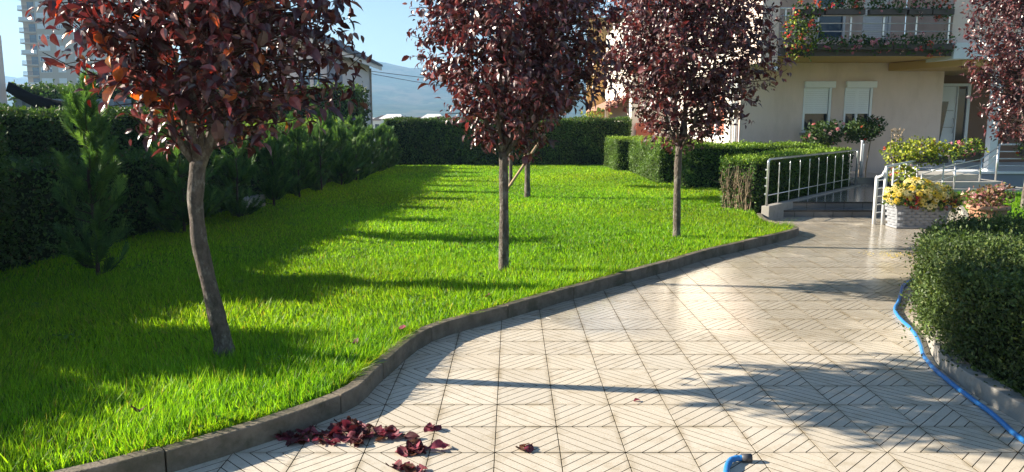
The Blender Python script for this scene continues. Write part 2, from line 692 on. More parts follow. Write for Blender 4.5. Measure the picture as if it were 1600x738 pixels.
def tile_geo(sign):
    """a square slab cut by diagonal grooves: bars with a chamfered edge"""
    mb_ = MB()
    h = TW / 2 - 0.0022
    sq = [(-h, -h), (h, -h), (h, h), (-h, h)]
    gw = 0.0044
    for k in range(-4, 4):
        lo, hi = k * TW / 4, (k + 1) * TW / 4
        q = clip_poly(sq, -1, sign, -(lo + gw / 2 * 1.414))
        q = clip_poly(q, 1, -sign, hi - gw / 2 * 1.414)
        if len(q) < 3:
            continue
        q = np.array(q)
        keep = [i for i in range(len(q)) if np.linalg.norm(q[i] - q[i - 1]) > 1e-4]
        q = q[keep]
        c = q.mean(0)
        n = len(q)
        ctr = c + (q - c)
        # chamfer by shrinking each vertex towards the bar's middle by a fixed amount
        d = c - q
        inn = q + d / (np.linalg.norm(d, axis=1)[:, None]) * 0.0011
        v = [(x, y, -0.012) for x, y in ctr] + [(x, y, -0.0008) for x, y in ctr] + [(x, y, 0) for x, y in inn]
        f = [tuple(range(2 * n, 3 * n))]
        for i in range(n):
            j = (i + 1) % n
            f.append((i, j, n + j, n + i))
            f.append((n + i, n + j, 2 * n + j, 2 * n + i))
        mb_.add(v, f)
    return mb_


TG = {1: tile_geo(1), -1: tile_geo(-1)}
TM = {s: TG[s].mesh('paving_tile', 'paving') for s in TG}


def dirty_sides(me):
    """the walls of the grooves and joints carry the grout's dirt"""
    me.materials.append(M['grout'])
    nz = np.zeros(len(me.polygons) * 3, dtype=np.float32)
    me.polygons.foreach_get('normal', nz)
    me.polygons.foreach_set('material_index', (np.abs(nz[2::3]) < 0.3).astype(np.int32))
    me.update()


for s in TM:
    dirty_sides(TM[s])
TD = {s: (np.concatenate(TG[s].v), list(TG[s].f)) for s in TG}
cells = []
for r in range(-14, 39):
    for c in range(-17, 27):
        cx, cy = TX0 + (c + 0.5) * TW, TY0 + (r + 0.5) * TW
        cor = np.array([(cx + a * TW * 0.5, cy + b_ * TW * 0.5) for a in (-1, 0, 1) for b_ in (-1, 0, 1)])
        if pip(cor, PATH).any():
            u, v_, dep = project(np.array([(cx, cy, 0.0)]))
            ok = dep[0] > 0.5 and abs(u[0]) < 1.03 and -1.06 < v_[0] < 1
            cells.append((not ok, dep[0], c, r, cx, cy))
cells.sort()
rest = MB()
for i, (out, dep, c, r, cx, cy) in enumerate(cells):
    s = 1 if (c + r) % 2 == 0 else -1
    dz = -0.002 + 0.0012 * math.sin(c * 12.9 + r * 7.3)
    if i < 300 and not out:
        o = bpy.data.objects.new('tile', TM[s])
        COL.objects.link(o)
        o.parent = path
        o.location = (cx, cy, dz)
        o.rotation_euler = (random.gauss(0, 0.0016), random.gauss(0, 0.0016), random.gauss(0, 0.0015))
    else:
        for fa in TD[s][1]:
            rest.f.append(fa + rest.n)
        vv = TD[s][0] + np.array((cx, cy, dz))
        rest.v.append(vv)
        rest.c.append(np.ones((len(vv), 4)))
        rest.n += len(vv)
dirty_sides(rest.build('far_tiles', 'paving', path, kind='stuff').data)

# ------------------------------------------------------------------ kerbs
def kerb_run(name, line, w, h, side, mat='kerb_stone'):
    root = None
    P = np.array(line)
    nrm = []
    for i in range(len(P)):
        a = P[max(i - 1, 0)]
        b_ = P[min(i + 1, len(P) - 1)]
        d = (b_ - a) / np.linalg.norm(b_ - a)
        nrm.append(np.array((-d[1], d[0])) * side)
    root = bpy.data.objects.new(name, None)
    COL.objects.link(root)
    struct(root)
    fine, K = [], 4
    Pp = np.vstack([2 * P[0] - P[1], P, 2 * P[-1] - P[-2]])
    for i in range(1, len(Pp) - 2):
        for t_ in np.linspace(0, 1, K, endpoint=False):
            a_, b2, c_, d_ = Pp[i - 1], Pp[i], Pp[i + 1], Pp[i + 2]
            fine.append(0.5 * ((2 * b2) + (-a_ + c_) * t_ + (2 * a_ - 5 * b2 + 4 * c_ - d_) * t_ ** 2 + (-a_ + 3 * b2 - 3 * c_ + d_) * t_ ** 3))
    fine.append(P[-1])
    F_ = np.array(fine)
    T_ = unit(np.gradient(F_, axis=0))
    Nn = np.stack([-T_[:, 1], T_[:, 0]], 1) * side
    for i in range(len(P) - 1):
        q = F_[i * K:(i + 1) * K + 1].copy()
        qn = Nn[i * K:(i + 1) * K + 1]
        q[0] += T_[i * K] * 0.003
        q[-1] -= T_[(i + 1) * K] * 0.003
        poly = [tuple(v_) for v_ in q] + [tuple(v_) for v_ in (q + qn * w)[::-1]]
        if side < 0:
            poly = poly[::-1]
        mb_ = MB()
        prism(mb_, poly, -0.05, h + random.uniform(-0.004, 0.004))
        mb_.build('kerb_stone', mat, root, bevel=0.007)
    return root


kerb_run('lawn_kerb', KERB, 0.075, KH, 1)
kerb_run('bed_kerb', BED, 0.10, 0.105, -1, 'concrete')

# ------------------------------------------------------------------ lawns
LAWN = KERB + [(4.0, 12.75), (3.72, 13.3), (4.6, 14.5), (4.75, 17.3), (4.02, 17.3), (3.88, 18.5), (3.5, 18.5), (3.5, 23.2), (3.12, 23.2), (3.1, 26.5), (-4.3, 26.5),
               (hedge_line(20) - 0.2, 20), (hedge_line(10) - 0.2, 10), (hedge_line(2) - 0.2, 2), (-5.8, 0.9)]
RLAWN = BED + [(9.2, 16.0), (11.5, 16.9), (16, 16.9), (16, -0.5)]


def flat(poly, z0, z1):
    mb_ = MB()
    prism(mb_, poly, z0, z1)
    return mb_


def shrink_kerb(poly, n, d, side):
    P = np.array(poly, dtype=float)
    Qp = P.copy()
    for i in range(n):
        a = P[max(i - 1, 0)]
        b_ = P[min(i + 1, n - 1)]
        t_ = (b_ - a) / np.linalg.norm(b_ - a)
        Qp[i] = P[i] + np.array((-t_[1], t_[0])) * side * d
    return [tuple(q) for q in Qp]


LAWN_IN = shrink_kerb(LAWN, len(KERB), 0.074, 1)
RLAWN_IN = shrink_kerb(RLAWN, len(BED), 0.08, -1)


def lawn_bed(name, poly):
    """soil sheet triangulated from a fan-free polygon"""
    mb_ = MB()
    prism(mb_, poly, -0.05, ZL)
    return struct(mb_.build(name, 'lawn_soil'))


lawn_bed('lawn', LAWN_IN)
lawn_bed('side_lawn', RLAWN_IN[::-1] if False else RLAWN_IN)


def edge_gap(P):
    """distance from the inner face of the lawn kerb: the turf thins out there"""
    d = np.full(len(P), 9.0)
    L = np.array(KERB)
    for a_, b2 in zip(L[:-1], L[1:]):
        t_ = np.clip(((P - a_) @ (b2 - a_)) / np.sum((b2 - a_) ** 2), 0, 1)[:, None]
        d = np.minimum(d, np.linalg.norm(P - (a_ + t_ * (b2 - a_)), axis=1))
    return d - 0.075


def grass(name, poly, bands, label, seed, box_, hmul=1.0, over=()):
    rg = np.random.default_rng(seed)
    mb_ = MB()
    P0 = np.array(poly)
    for (d0, d1, dens, w, h) in bands:
        x0, y0, x1, y1 = box_
        n = int((x1 - x0) * (y1 - y0) * dens)
        P = np.stack([rg.uniform(x0, x1, n), rg.uniform(y0, y1, n)], 1)
        dist = np.hypot(P[:, 0], P[:, 1])
        P = P[(dist >= d0) & (dist < d1)]
        z = np.zeros(len(P))
        u, v_, dep = project(np.column_stack([P, z + 0.1]))
        P = P[(dep > 0.3) & (np.abs(u) < 1.75) & (v_ > -1.6)]
        P = P[pip(P, poly)]
        P = P[rg.uniform(0, 1, len(P)) < np.clip(edge_gap(P) / 0.05, 0.15, 1)]
        n = len(P)
        pos = np.column_stack([P, np.full(n, ZL - 0.006)])
        # tufts: blades lean together by a slow field
        lean = np.stack([np.sin(P[:, 0] * 3.1 + np.sin(P[:, 1] * 2.3) * 2) + rg.normal(0, 0.9, n),
                         np.cos(P[:, 1] * 2.7 + np.sin(P[:, 0] * 1.9) * 2) + rg.normal(0, 0.9, n)], 1)
        d = np.column_stack([lean * 0.24, np.ones(n)])
        az = rg.uniform(0, 6.283, n)
        nrm = np.column_stack([np.cos(az), np.sin(az), np.full(n, 0.25)])
        clump = 0.5 + 0.5 * np.sin(P[:, 0] * 5.3 + 2.2 * np.sin(P[:, 1] * 4.1)) * np.cos(P[:, 1] * 6.1 + 1.5 * np.sin(P[:, 0] * 3.7))
        patch = 0.5 + 0.5 * np.sin(P[:, 0] * 1.3 + 1.1) * np.cos(P[:, 1] * 0.9 + 0.4 * P[:, 0])
        hh = h * hmul * (0.62 + 0.42 * clump + 0.18 * patch) * np.exp(rg.normal(0, 0.25, n))
        ww = w * np.exp(rg.normal(0, 0.25, n))
        col = jitter_cols([((0.165, 0.36, 0.016), 5), ((0.215, 0.415, 0.022), 4), ((0.11, 0.275, 0.016), 3), ((0.26, 0.29, 0.08), 0.8), ((0.05, 0.13, 0.014), 1.0)], n, 0.18, rg)
        slow = np.sin(P[:, 0] * 0.7 + 1.7 * np.sin(P[:, 1] * 0.45)) * np.cos(P[:, 1] * 0.55 + 0.6)
        col = col * (0.82 + 0.34 * patch)[:, None] * np.column_stack([1 + 0.16 * slow, np.ones(n), 1 - 0.1 * slow])
        scatter(mb_, BLADE, pos, frames(d, nrm), np.column_stack([ww, hh, hh]), col)
    # broad-leaved weeds in small groups
    nw = 90
    ctr = np.stack([rg.uniform(box_[0], box_[2], nw), rg.uniform(box_[1], min(box_[3], 12), nw)], 1)
    q = np.repeat(ctr, 16, 0) + rg.normal(0, 0.05, (nw * 16, 2))
    q = q[pip(q, poly)]
    n = len(q)
    if n:
        scatter(mb_, SMALL, np.column_stack([q, ZL + rg.uniform(0.02, 0.06, n)]), frames(np.column_stack([rg.normal(size=(n, 2)), rg.uniform(-0.1, 0.5, n)]), np.column_stack([rg.normal(0, 0.4, (n, 2)), np.ones(n)])),
                np.column_stack([np.full(n, 0.05), np.full(n, 0.035), np.full(n, 0.035)]), jitter_cols([((0.07, 0.17, 0.02), 3), ((0.11, 0.22, 0.03), 2)], n, 0.2, rg))
    for (line, side, n) in over:
        L = np.array(line)
        i = rg.integers(0, len(L) - 1, n)
        q = L[i] + rg.uniform(0, 1, (n, 1)) * (L[i + 1] - L[i])
        tdir = unit(L[i + 1] - L[i])
        outw = -np.stack([-tdir[:, 1], tdir[:, 0]], 1) * side
        q = q - outw * rg.uniform(0.078, 0.12, (n, 1))
        keep = np.sin(q[:, 0] * 6.1 + 1.3 * q[:, 1]) + np.sin(q[:, 1] * 9.7 - q[:, 0] * 3) + rg.normal(0, 0.6, n) > -0.3
        q, outw = q[keep], outw[keep]
        n = len(q)
        d = np.column_stack([outw * rg.uniform(0.1, 1.0, (n, 1)) + rg.normal(0, 0.25, (n, 2)), np.ones(n)])
        hh = 0.085 * np.exp(rg.normal(0, 0.3, n))
        col = jitter_cols([((0.11, 0.23, 0.013), 5), ((0.15, 0.27, 0.018), 3), ((0.22, 0.22, 0.07), 0.8)], n, 0.2, rg)
        scatter(mb_, BLADE, np.column_stack([q, np.full(n, ZL)]), frames(d, np.column_stack([outw, np.full(n, 0.4)])), np.column_stack([np.full(n, 0.0058), hh, hh]), col)
    o = mb_.build(name, 'grass', col=True)
    return tag(o, label, 'grass', kind='stuff')


grass('lawn_grass', LAWN_IN, [(1.6, 5.6, 9000, 0.0048, 0.066), (5.6, 8.5, 5600, 0.0065, 0.060), (8.5, 13, 3000, 0.0095, 0.050), (13, 19, 1500, 0.014, 0.045), (19, 30, 800, 0.021, 0.042)],
      'short bright green lawn grass behind the stone kerb', 3, (-6, 0.8, 5, 27), over=[(KERB[4:12], 1, 1700), (KERB[12:19], 1, 900)])
grass('side_grass', RLAWN_IN, [(3, 9, 900, 0.010, 0.085), (9, 20, 1500, 0.014, 0.085)], 'green grass round the flower pot on the right', 4, (3.5, 5, 12, 17))


# ------------------------------------------------------------------ plum trees
LEAF_VAR = []
PLUM_COLS = [((0.068, 0.022, 0.025), 5), ((0.098, 0.032, 0.034), 4), ((0.046, 0.018, 0.021), 4), ((0.14, 0.036, 0.038), 1.6), ((0.18, 0.04, 0.034), 0.5), ((0.21, 0.125, 0.12), 2.0)]  # palest tone: pale undersides, plus sun highlights put into the colour
WARM_COLS = [((0.060, 0.022, 0.024), 7), ((0.10, 0.028, 0.028), 3), ((0.20, 0.12, 0.115), 1.5), ((0.22, 0.030, 0.018), 2.2), ((0.36, 0.09, 0.018), 1.5), ((0.46, 0.17, 0.02), 0.7)]


def leaf_variant(col):
    mb_ = MB()
    T, F = PLUM
    mb_.add(T, [tuple(q) for fa in F for q in fa], col)
    return mb_.mesh('leaf', 'plum_leaf', col=True)


VAR_COLS = [(0.058, 0.019, 0.022), (0.080, 0.026, 0.028), (0.040, 0.016, 0.019), (0.11, 0.030, 0.034), (0.16, 0.035, 0.03), (0.26, 0.035, 0.018), (0.38, 0.10, 0.018), (0.46, 0.17, 0.02), (0.19, 0.115, 0.115)]
VAR_MESH = []


def plum_tree(label, base, trunk, axis, prof, n_leaf, leaf, seed, warm=0.0, n_parts=0, limbs=6, wob=0.11, top_droop=0.0):
    rg = np.random.default_rng(seed)
    root = thing('plum_tree', label, 'tree', base, 'plum trees on the lawn')
    bx, by, bz = base
    tk = MB()
    P = [(bx + x, by + y, bz + z) for x, y, z, r in trunk]
    # resample the trunk for bumps
    tt = np.linspace(0, len(P) - 1, 7 * (len(P) - 1) + 1)
    PP = np.stack([np.interp(tt, range(len(P)), np.array(P)[:, k]) for k in range(3)], 1)
    RR = np.interp(tt, range(len(P)), [q[3] for q in trunk]) * (1 + 0.05 * np.sin(tt * 5.1) + rg.normal(0, 0.02, len(tt)))
    tube(tk, PP, RR, 14)
    trunk_o = tk.build('trunk', 'bark', root, smooth=True)
    fork = np.array(P[-1])
    zt = prof[-1][0]
    zs = np.array([q[0] for q in prof])
    rs = np.array([q[1] for q in prof])
    ax = np.array(axis)
    ph = rg.uniform(0, 6.28, 4)

    def rad(z, th):
        return np.interp(z, zs, rs) * (1 + wob * np.sin(2 * th + ph[0] + z * 2.1) + wob * 0.8 * np.sin(5 * th + ph[1] - z * 5) + wob * 0.5 * np.sin(9 * th + ph[2] + z * 9))

    # limbs
    limb_pts = []
    for i in range(limbs):
        th = 2 * math.pi * i / limbs + rg.uniform(-0.3, 0.3)
        ztop = zt - rg.uniform(0.15, 0.9)
        rt = 0.62 * float(rad(ztop, th))
        if i == 0:
            rt *= 0.25
        pts = []
        for k in range(9):
            s = k / 8
            z = fork[2] - 0.04 + (ztop - fork[2]) * (s ** 0.95)
            r = rt * (s ** 0.62)
            cx = fork[0] + (ax[0] - fork[0]) * min(1, s * 2)
            cy = fork[1] + (ax[1] - fork[1]) * min(1, s * 2)
            pts.append((cx + r * math.cos(th + 0.5 * s) + rg.normal(0, 0.018), cy + r * math.sin(th + 0.5 * s) + rg.normal(0, 0.018), z))
        pts[0] = tuple(fork - np.array((0, 0, 0.05)))
        r0 = trunk[-1][3] * (0.82 if i == 0 else 0.52)
        lm = MB()
        tube(lm, pts, np.linspace(r0, 0.006, 9), 8)
        lm.build('limb', 'bark', trunk_o, smooth=True)
        limb_pts.append(np.array(pts))
    LP = np.concatenate([np.stack([np.interp(np.linspace(0, 8, 33), range(9), q[:, k]) for k in range(3)], 1) for q in limb_pts])
    # leaf clusters
    per = 17
    nc = n_leaf // per
    z = []
    while len(z) < nc:
        q = rg.uniform(zs[0], zs[-1])
        if rg.uniform() < (np.interp(q, zs, rs) / rs.max()) ** 1.35:
            z.append(q)
    z = np.array(z)
    th = rg.uniform(0, 6.283, nc)
    fr = rg.uniform(0, 1, nc) ** 0.42
    R_ = rad(z, th) * np.where(fr > 0.93, fr * 1.03, fr) * 0.95
    C = np.stack([ax[0] + R_ * np.cos(th), ax[1] + R_ * np.sin(th), z], 1)
    tw = MB()
    pos, dr, nr = [], [], []
    for c in C:
        dv = LP - c
        dd = np.linalg.norm(dv * np.array((1, 1, 0.8)), axis=1) + np.where(LP[:, 2] > c[2] - 0.05, 1.0, 0)
        a = LP[np.argmin(dd)]
        out = c - np.array((ax[0], ax[1], c[2] - 0.25))
        out = out / (np.linalg.norm(out) + 1e-9)
        tip = c + (out * 0.16 + np.array((0, 0, rg.uniform(-0.12, 0.14)))) + rg.normal(0, 0.03, 3)
        mid = (a + c) / 2 + np.array((0, 0, 0.02)) + rg.normal(0, 0.02, 3)
        tube(tw, [a, mid, c, tip], [0.007, 0.005, 0.0035, 0.002], 4, cap=False)
        s = rg.uniform(0, 1, per)
        pl = np.where(s[:, None] < 0.35, mid + (c - mid) * (s[:, None] / 0.35), c + (tip - c) * ((s[:, None] - 0.35) / 0.65))
        pos.append(pl + rg.normal(0, 0.05, (per, 3)))
        o3 = np.repeat(out[None], per, 0)
        dr.append(o3 * 0.45 + np.array((0, 0, -0.55)) + rg.normal(0, 0.55, (per, 3)))
        nr.append(o3 * 0.7 + np.array((0, 0, 0.55)) + rg.normal(0, 0.55, (per, 3)))
    tw.build('twigs', 'twig', trunk_o, kind='stuff')
    pos, dr, nr = np.concatenate(pos), np.concatenate(dr), np.concatenate(nr)
    n = len(pos)
    pos[:, 2] = np.maximum(pos[:, 2], prof[0][0] - 0.08)
    sz = leaf * np.exp(rg.normal(-0.03, 0.28, n))
    fm = frames(dr, nr)
    cold = jitter_cols(PLUM_COLS, n, 0.2, rg)
    if warm > 0:
        hot = jitter_cols(WARM_COLS, n, 0.2, rg)
        side = np.clip(0.5 - (pos[:, 0] - ax[0]) / 1.3, 0, 1)  # warm tones crowd the sun side: backlight put into leaf colour, besides autumn tints
        cold = np.where((rg.uniform(0, 1, n) < side * warm)[:, None], hot, cold)
    sel = np.zeros(n, dtype=bool)
    if n_parts:
        u, v_, dep = project(pos)
        dep = np.where((np.abs(u) < 1) & (v_ < 0.97), dep - 0.3 * (sz / leaf - 1), 99)
        sel[np.argsort(dep)[:n_parts]] = True
    cr = MB()
    k = ~sel
    wv = np.exp(rg.normal(0, 0.12, n))
    scatter(cr, PLUM, pos[k], fm[k], np.column_stack([sz * wv, sz, sz])[k], cold[k])
    cr.build('crown', 'plum_leaf', root, col=True, kind='stuff')
    if n_parts:
        if not VAR_MESH:
            VAR_MESH.extend(leaf_variant(c) for c in VAR_COLS)
        vc = np.array(VAR_COLS)
        off = np.array(base)
        for i in np.where(sel)[0]:
            o = bpy.data.objects.new('leaf', VAR_MESH[int(np.argmin(np.sum((np.log(vc) - np.log(cold[i])) ** 2, 1)))])
            COL.objects.link(o)
            o.parent = root
            mtx = Matrix.Identity(4)
            for r in range(3):
                for c in range(3):
                    mtx[r][c] = float(fm[i][c][r] * sz[i])
                mtx[r][3] = float(pos[i][r] - off[r])
            o.matrix_basis = mtx
    return root


plum_tree('purple plum tree with leaning trunk and orange-tinted leaves, nearest of the lawn trees', (-1.86, 4.81, ZL),
          [(0.01, 0, -0.06, 0.085), (0.005, 0, 0.02, 0.068), (0.0, 0, 0.10, 0.058), (-0.045, 0, 0.35, 0.052), (-0.115, 0, 0.75, 0.048), (-0.125, 0, 1.02, 0.047), (-0.09, 0, 1.27, 0.051)],
          (-1.84, 4.85), [(1.46, 0.16), (1.56, 0.42), (1.70, 0.60), (1.84, 0.68), (2.0, 0.77), (2.3, 0.83), (2.75, 0.82), (3.15, 0.62), (3.5, 0.25)], 8600, 0.070, 21, warm=0.75, n_parts=300, limbs=7)
plum_tree('purple plum tree with straight trunk at the middle of the lawn', (-0.084, 7.673, ZL),
          [(0.0, 0, -0.06, 0.062), (0, 0, 0.1, 0.053), (0.005, 0, 0.6, 0.047), (0.0, 0, 1.0, 0.046), (0.0, 0, 1.2, 0.047)],
          (0.02, 7.69), [(1.24, 0.14), (1.42, 0.32), (1.62, 0.50), (1.80, 0.66), (2.1, 0.86), (2.45, 0.96), (2.8, 0.93), (3.2, 0.7), (3.6, 0.2)], 10500, 0.068, 33, n_parts=300)
plum_tree('purple plum tree near the kerb tip, in front of the stepped hedge', (2.142, 9.93, ZL),
          [(0.0, 0, -0.06, 0.058), (0, 0, 0.1, 0.05), (-0.01, 0, 0.6, 0.045), (-0.01, 0, 1.0, 0.044), (0.0, 0, 1.18, 0.046)],
          (2.2, 9.95), [(1.28, 0.22), (1.45, 0.42), (1.62, 0.62), (1.8, 0.80), (2.05, 0.97), (2.5, 1.0), (3.0, 1.03), (3.4, 0.8), (3.9, 0.2)], 12500, 0.068, 47)
plum_tree('purple plum tree with a dark trunk propped by a slanting stake', (0.303, 15.18, ZL),
          [(0.0, 0, -0.06, 0.065), (0, 0, 0.4, 0.056), (0.0, 0, 1.0, 0.05), (0.0, 0, 1.3, 0.05)],
          (0.32, 15.2), [(1.4, 0.3), (1.7, 0.62), (2.1, 0.92), (2.6, 1.0), (3.1, 0.8), (3.6, 0.2)], 4200, 0.088, 58)
plum_tree('slender purple plum tree half hidden behind the middle tree, by the far hedge', (-0.03, 17.9, ZL),
          [(0.0, 0, -0.06, 0.052), (0, 0, 0.4, 0.044), (0.0, 0, 1.0, 0.04), (0.0, 0, 1.25, 0.04)],
          (-0.03, 17.9), [(1.4, 0.25), (1.7, 0.5), (2.1, 0.7), (2.6, 0.72), (3.1, 0.2)], 1500, 0.10, 59)
plum_tree('purple plum tree with a thin curved trunk by the porch, at the right edge', (8.52, 12.79, ZL),
          [(0.0, 0, -0.06, 0.05), (0, 0, 0.1, 0.042), (0.02, 0, 0.55, 0.036), (-0.01, 0, 0.95, 0.034), (-0.10, 0, 1.25, 0.034)],
          (8.45, 12.85), [(1.25, 0.28), (1.45, 0.48), (1.75, 0.66), (2.3, 0.74), (2.9, 0.85), (3.5, 1.0), (3.9, 0.7), (4.3, 0.2)], 9000, 0.068, 71)

# the slanting stake on the fourth tree
st = thing('stake', 'slanting wooden stake tied with rope to the dark tree trunk', 'stake', (-0.25, 15.02, ZL))
tube(MB(), [(0, 0, 0), (0, 0, 1)], 0.01)
mb_ = MB()
tube(mb_, [(-0.25, 15.05, 0.03), (0.20, 15.09, 0.69), (0.64, 15.12, 1.34)], [0.028, 0.026, 0.024], 8)
mb_.build('pole', 'wood_stake', st, smooth=True)
mb_ = MB()
for k in range(4):
    th = np.linspace(0, 2 * math.pi, 15)
    tube(mb_, np.stack([0.31 + 0.075 * np.cos(th), 15.14 + 0.09 * np.sin(th), 0.90 + 0.018 * k + 0.03 * np.cos(th + k)], 1), 0.008, 5, cap=False)
tube(mb_, [(0.34, 15.04, 0.92), (0.36, 15.02, 0.84), (0.35, 15.03, 0.78)], 0.007, 5)
mb_.build('rope_tie', 'rope', st, smooth=True)


# ------------------------------------------------------------------ hedges
HEDGE_COLS = [((0.10, 0.08, 0.04), 0.35), ((0.055, 0.11, 0.020), 5), ((0.040, 0.085, 0.018), 4), ((0.080, 0.145, 0.022), 3), ((0.13, 0.17, 0.035), 0.6)]
LIME = [((0.16, 0.26, 0.026), 4), ((0.21, 0.31, 0.03), 3), ((0.11, 0.20, 0.022), 3)]  # yellow-green for clipped tops, with sunlight put into the leaf colour
DARK_COLS = [((0.042, 0.090, 0.022), 5), ((0.056, 0.110, 0.026), 4), ((0.075, 0.135, 0.028), 2), ((0.10, 0.08, 0.04), 0.5)]


def hedge(name, label, poly, z0, z1, dens, size, cols=HEDGE_COLS, seed=1, skip=(), top=True, rough=0.03, group=None, lit_top_cols=None, fuzz=0.0, bare=None, upright=0.0, extra=()):
    """poly counter-clockwise; leaves spread through the outer few centimetres of the clipped block"""
    rg = np.random.default_rng(seed)
    P = np.array(poly, dtype=float)
    c0 = P.mean(0)
    root = thing(name, label, 'hedge', (c0[0], c0[1], z0), group)
    ins = []
    n = len(P)
    ar = 0.5 * sum(P[i][0] * P[(i + 1) % n][1] - P[(i + 1) % n][0] * P[i][1] for i in range(n))
    assert ar > 0, name
    for i in range(n):
        a, b_, c = P[i - 1], P[i], P[(i + 1) % n]
        e1, e2 = unit(b_ - a), unit(c - b_)
        n1, n2 = np.array((-e1[1], e1[0])), np.array((-e2[1], e2[0]))
        ins.append(b_ + (n1 + n2) / max(0.35, 1 + np.dot(n1, n2)) * 0.07)
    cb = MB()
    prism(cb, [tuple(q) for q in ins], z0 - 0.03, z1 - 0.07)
    cb.build('inner_core', 'hedge_core', root)  # solid dark core filling the hedge behind its leaf shell
    pos, nor = [], []
    for i in range(n):
        if i in skip:
            continue
        a, b_ = P[i], P[(i + 1) % n]
        L = np.linalg.norm(b_ - a)
        k = int(L * (z1 - z0) * dens)
        if k == 0:
            continue
        s = rg.uniform(0, 1, k)
        z = z0 + 0.02 + (z1 - z0 - 0.02) * rg.uniform(0, 1, k) ** 0.9
        e = (b_ - a) / L
        nn = np.array((e[1], -e[0]))
        q = a + s[:, None] * (b_ - a)
        und = rough * (np.sin(s * L * 4.3 + z * 3.1 + i) + np.sin(s * L * 9.7 - z * 7.3 + 2 * i) * 0.7)
        dpt = und - rg.uniform(0, 1, k) ** 1.6 * 0.09 + rg.exponential(0.012 + fuzz, k)
        p3 = np.column_stack([q + nn * dpt[:, None], z])
        pos.append(p3)
        nor.append(np.repeat([[nn[0], nn[1], 0.25]], k, 0))
    nside = sum(len(q) for q in pos)
    if top:
        x0, y0 = P.min(0)
        x1, y1 = P.max(0)
        k = int((x1 - x0) * (y1 - y0) * dens)
        q = np.stack([rg.uniform(x0, x1, k), rg.uniform(y0, y1, k)], 1)
        q = q[pip(q, poly)]
        k = len(q)
        z = z1 + rough * 0.8 * (np.sin(q[:, 0] * 5.1 + q[:, 1] * 1.7) + np.sin(q[:, 1] * 6.3 - q[:, 0] * 2.1)) - rg.uniform(0, 1, k) ** 1.6 * 0.08 + rg.exponential(0.012 + fuzz, k)
        pos.append(np.column_stack([q, z]))
        nor.append(np.repeat([[0.0, 0.0, 1.0]], k, 0))
    pos, nor = np.concatenate(pos), np.concatenate(nor)
    k = len(pos)
    nr = nor + rg.normal(0, 0.55, (k, 3))
    d = rg.normal(0, 0.7, (k, 3)) + np.array((0, 0, 0.25 + upright)) + nor * 0.35
    sz = size * np.exp(rg.normal(0, 0.25, k))
    col = jitter_cols(cols, k, 0.22, rg)
    if lit_top_cols is not None and top:
        col[nside:] = jitter_cols(lit_top_cols, k - nside, 0.2, rg)  # tops take a lighter palette: sunlight painted into the colour
    cl = 0.5 + 0.5 * np.sin(pos[:, 0] * 2.9 + pos[:, 1] * 2.3 + pos[:, 2] * 3.7 + 1.5 * np.sin(pos[:, 2] * 5 + pos[:, 0]))
    col *= (0.78 + 0.4 * cl)[:, None]
    fo = MB()
    if bare is not None:
        keep = bare(pos, rg)
        pos, nr, d, sz, col = pos[keep], nr[keep], d[keep], sz[keep], col[keep]
    scatter(fo, SMALL, pos, frames(d, nr), np.column_stack([sz * 1.15, sz, sz]), col)
    fo.build('foliage', 'hedge_leaf', root, col=True, kind='stuff')
    return root


# back of the lawn
hedge('clipped_hedge', 'long clipped hedge closing the far end of the lawn', [(-4.3, 26.2), (4.0, 26.2), (4.0, 27.1), (-4.3, 27.1)], 0.03, 1.63, 1500, 0.052, seed=101, skip=(2,), rough=0.035)
# stepped hedge on the right of the lawn
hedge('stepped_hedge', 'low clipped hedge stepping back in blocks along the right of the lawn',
      [(3.08, 25.6), (3.13, 23.25), (3.5, 23.25), (3.49, 18.5), (3.87, 18.5), (3.95, 17.3), (5.1, 17.3), (7.3, 18.0), (7.3, 18.6), (4.9, 18.6), (4.6, 25.6)], 0.04, 1.03, 1900, 0.042, [((0.085, 0.15, 0.028), 5), ((0.065, 0.12, 0.025), 4), ((0.11, 0.18, 0.03), 3)], seed=102, lit_top_cols=LIME, skip=(7, 8, 9, 10), rough=0.02)


def bare_twigs(p, rg):
    end = np.clip((4.35 - (p[:, 0] * 0.72 + p[:, 1] * 0.0)) / 1.0, 0, 1)
    d_end = (p[:, 0] - 3.7) * 0.707 + (p[:, 1] - 13.35) * 0.707
    return ~((d_end < 0.30) & (p[:, 2] < 0.85) & (rg.uniform(0, 1, len(p)) < 0.55))


dh = hedge('railing_hedge', 'low hedge with a bare twiggy end behind the steel railing', [(3.62, 13.35), (4.02, 12.86), (7.35, 16.75), (7.35, 17.7), (6.2, 17.0)], 0.04, 0.95, 2400, 0.040, seed=103, lit_top_cols=LIME, skip=(2,), bare=bare_twigs, rough=0.02)
tb = MB()
rg = np.random.default_rng(8)
for i in range(46):
    s = rg.uniform(0, 1)
    a = np.array((3.64 + 0.36 * s + rg.uniform(0.0, 0.06), 13.34 - 0.46 * s + rg.uniform(0.0, 0.06), 0.05))
    lean = np.array((rg.normal(0.0, 0.07), rg.normal(0.0, 0.07), rg.uniform(0.6, 0.86)))
    tube(tb, [a, a + lean * 0.35 + rg.normal(0, 0.02, 3), a + lean * 0.7 + rg.normal(0, 0.03, 3), a + lean], [0.011, 0.008, 0.006, 0.003], 5, cap=False)
    for k in range(3):
        q = a + lean * rg.uniform(0.3, 0.8)
        tube(tb, [q, q + np.array((rg.normal(0, 0.1), rg.normal(0, 0.1), rg.uniform(0.08, 0.2)))], [0.005, 0.002], 4, cap=False)
tb.build('twigs', 'hedge_twig', dh, kind='stuff')

# the left side: a low front hedge, a taller one behind, a tall block at the frame's edge
def along(y0, y1, d0, d1):
    return [(hedge_line(y0) - d1, y0), (hedge_line(y0) - d0, y0), (hedge_line(y1) - d0, y1), (hedge_line(y1) - d1, y1)]


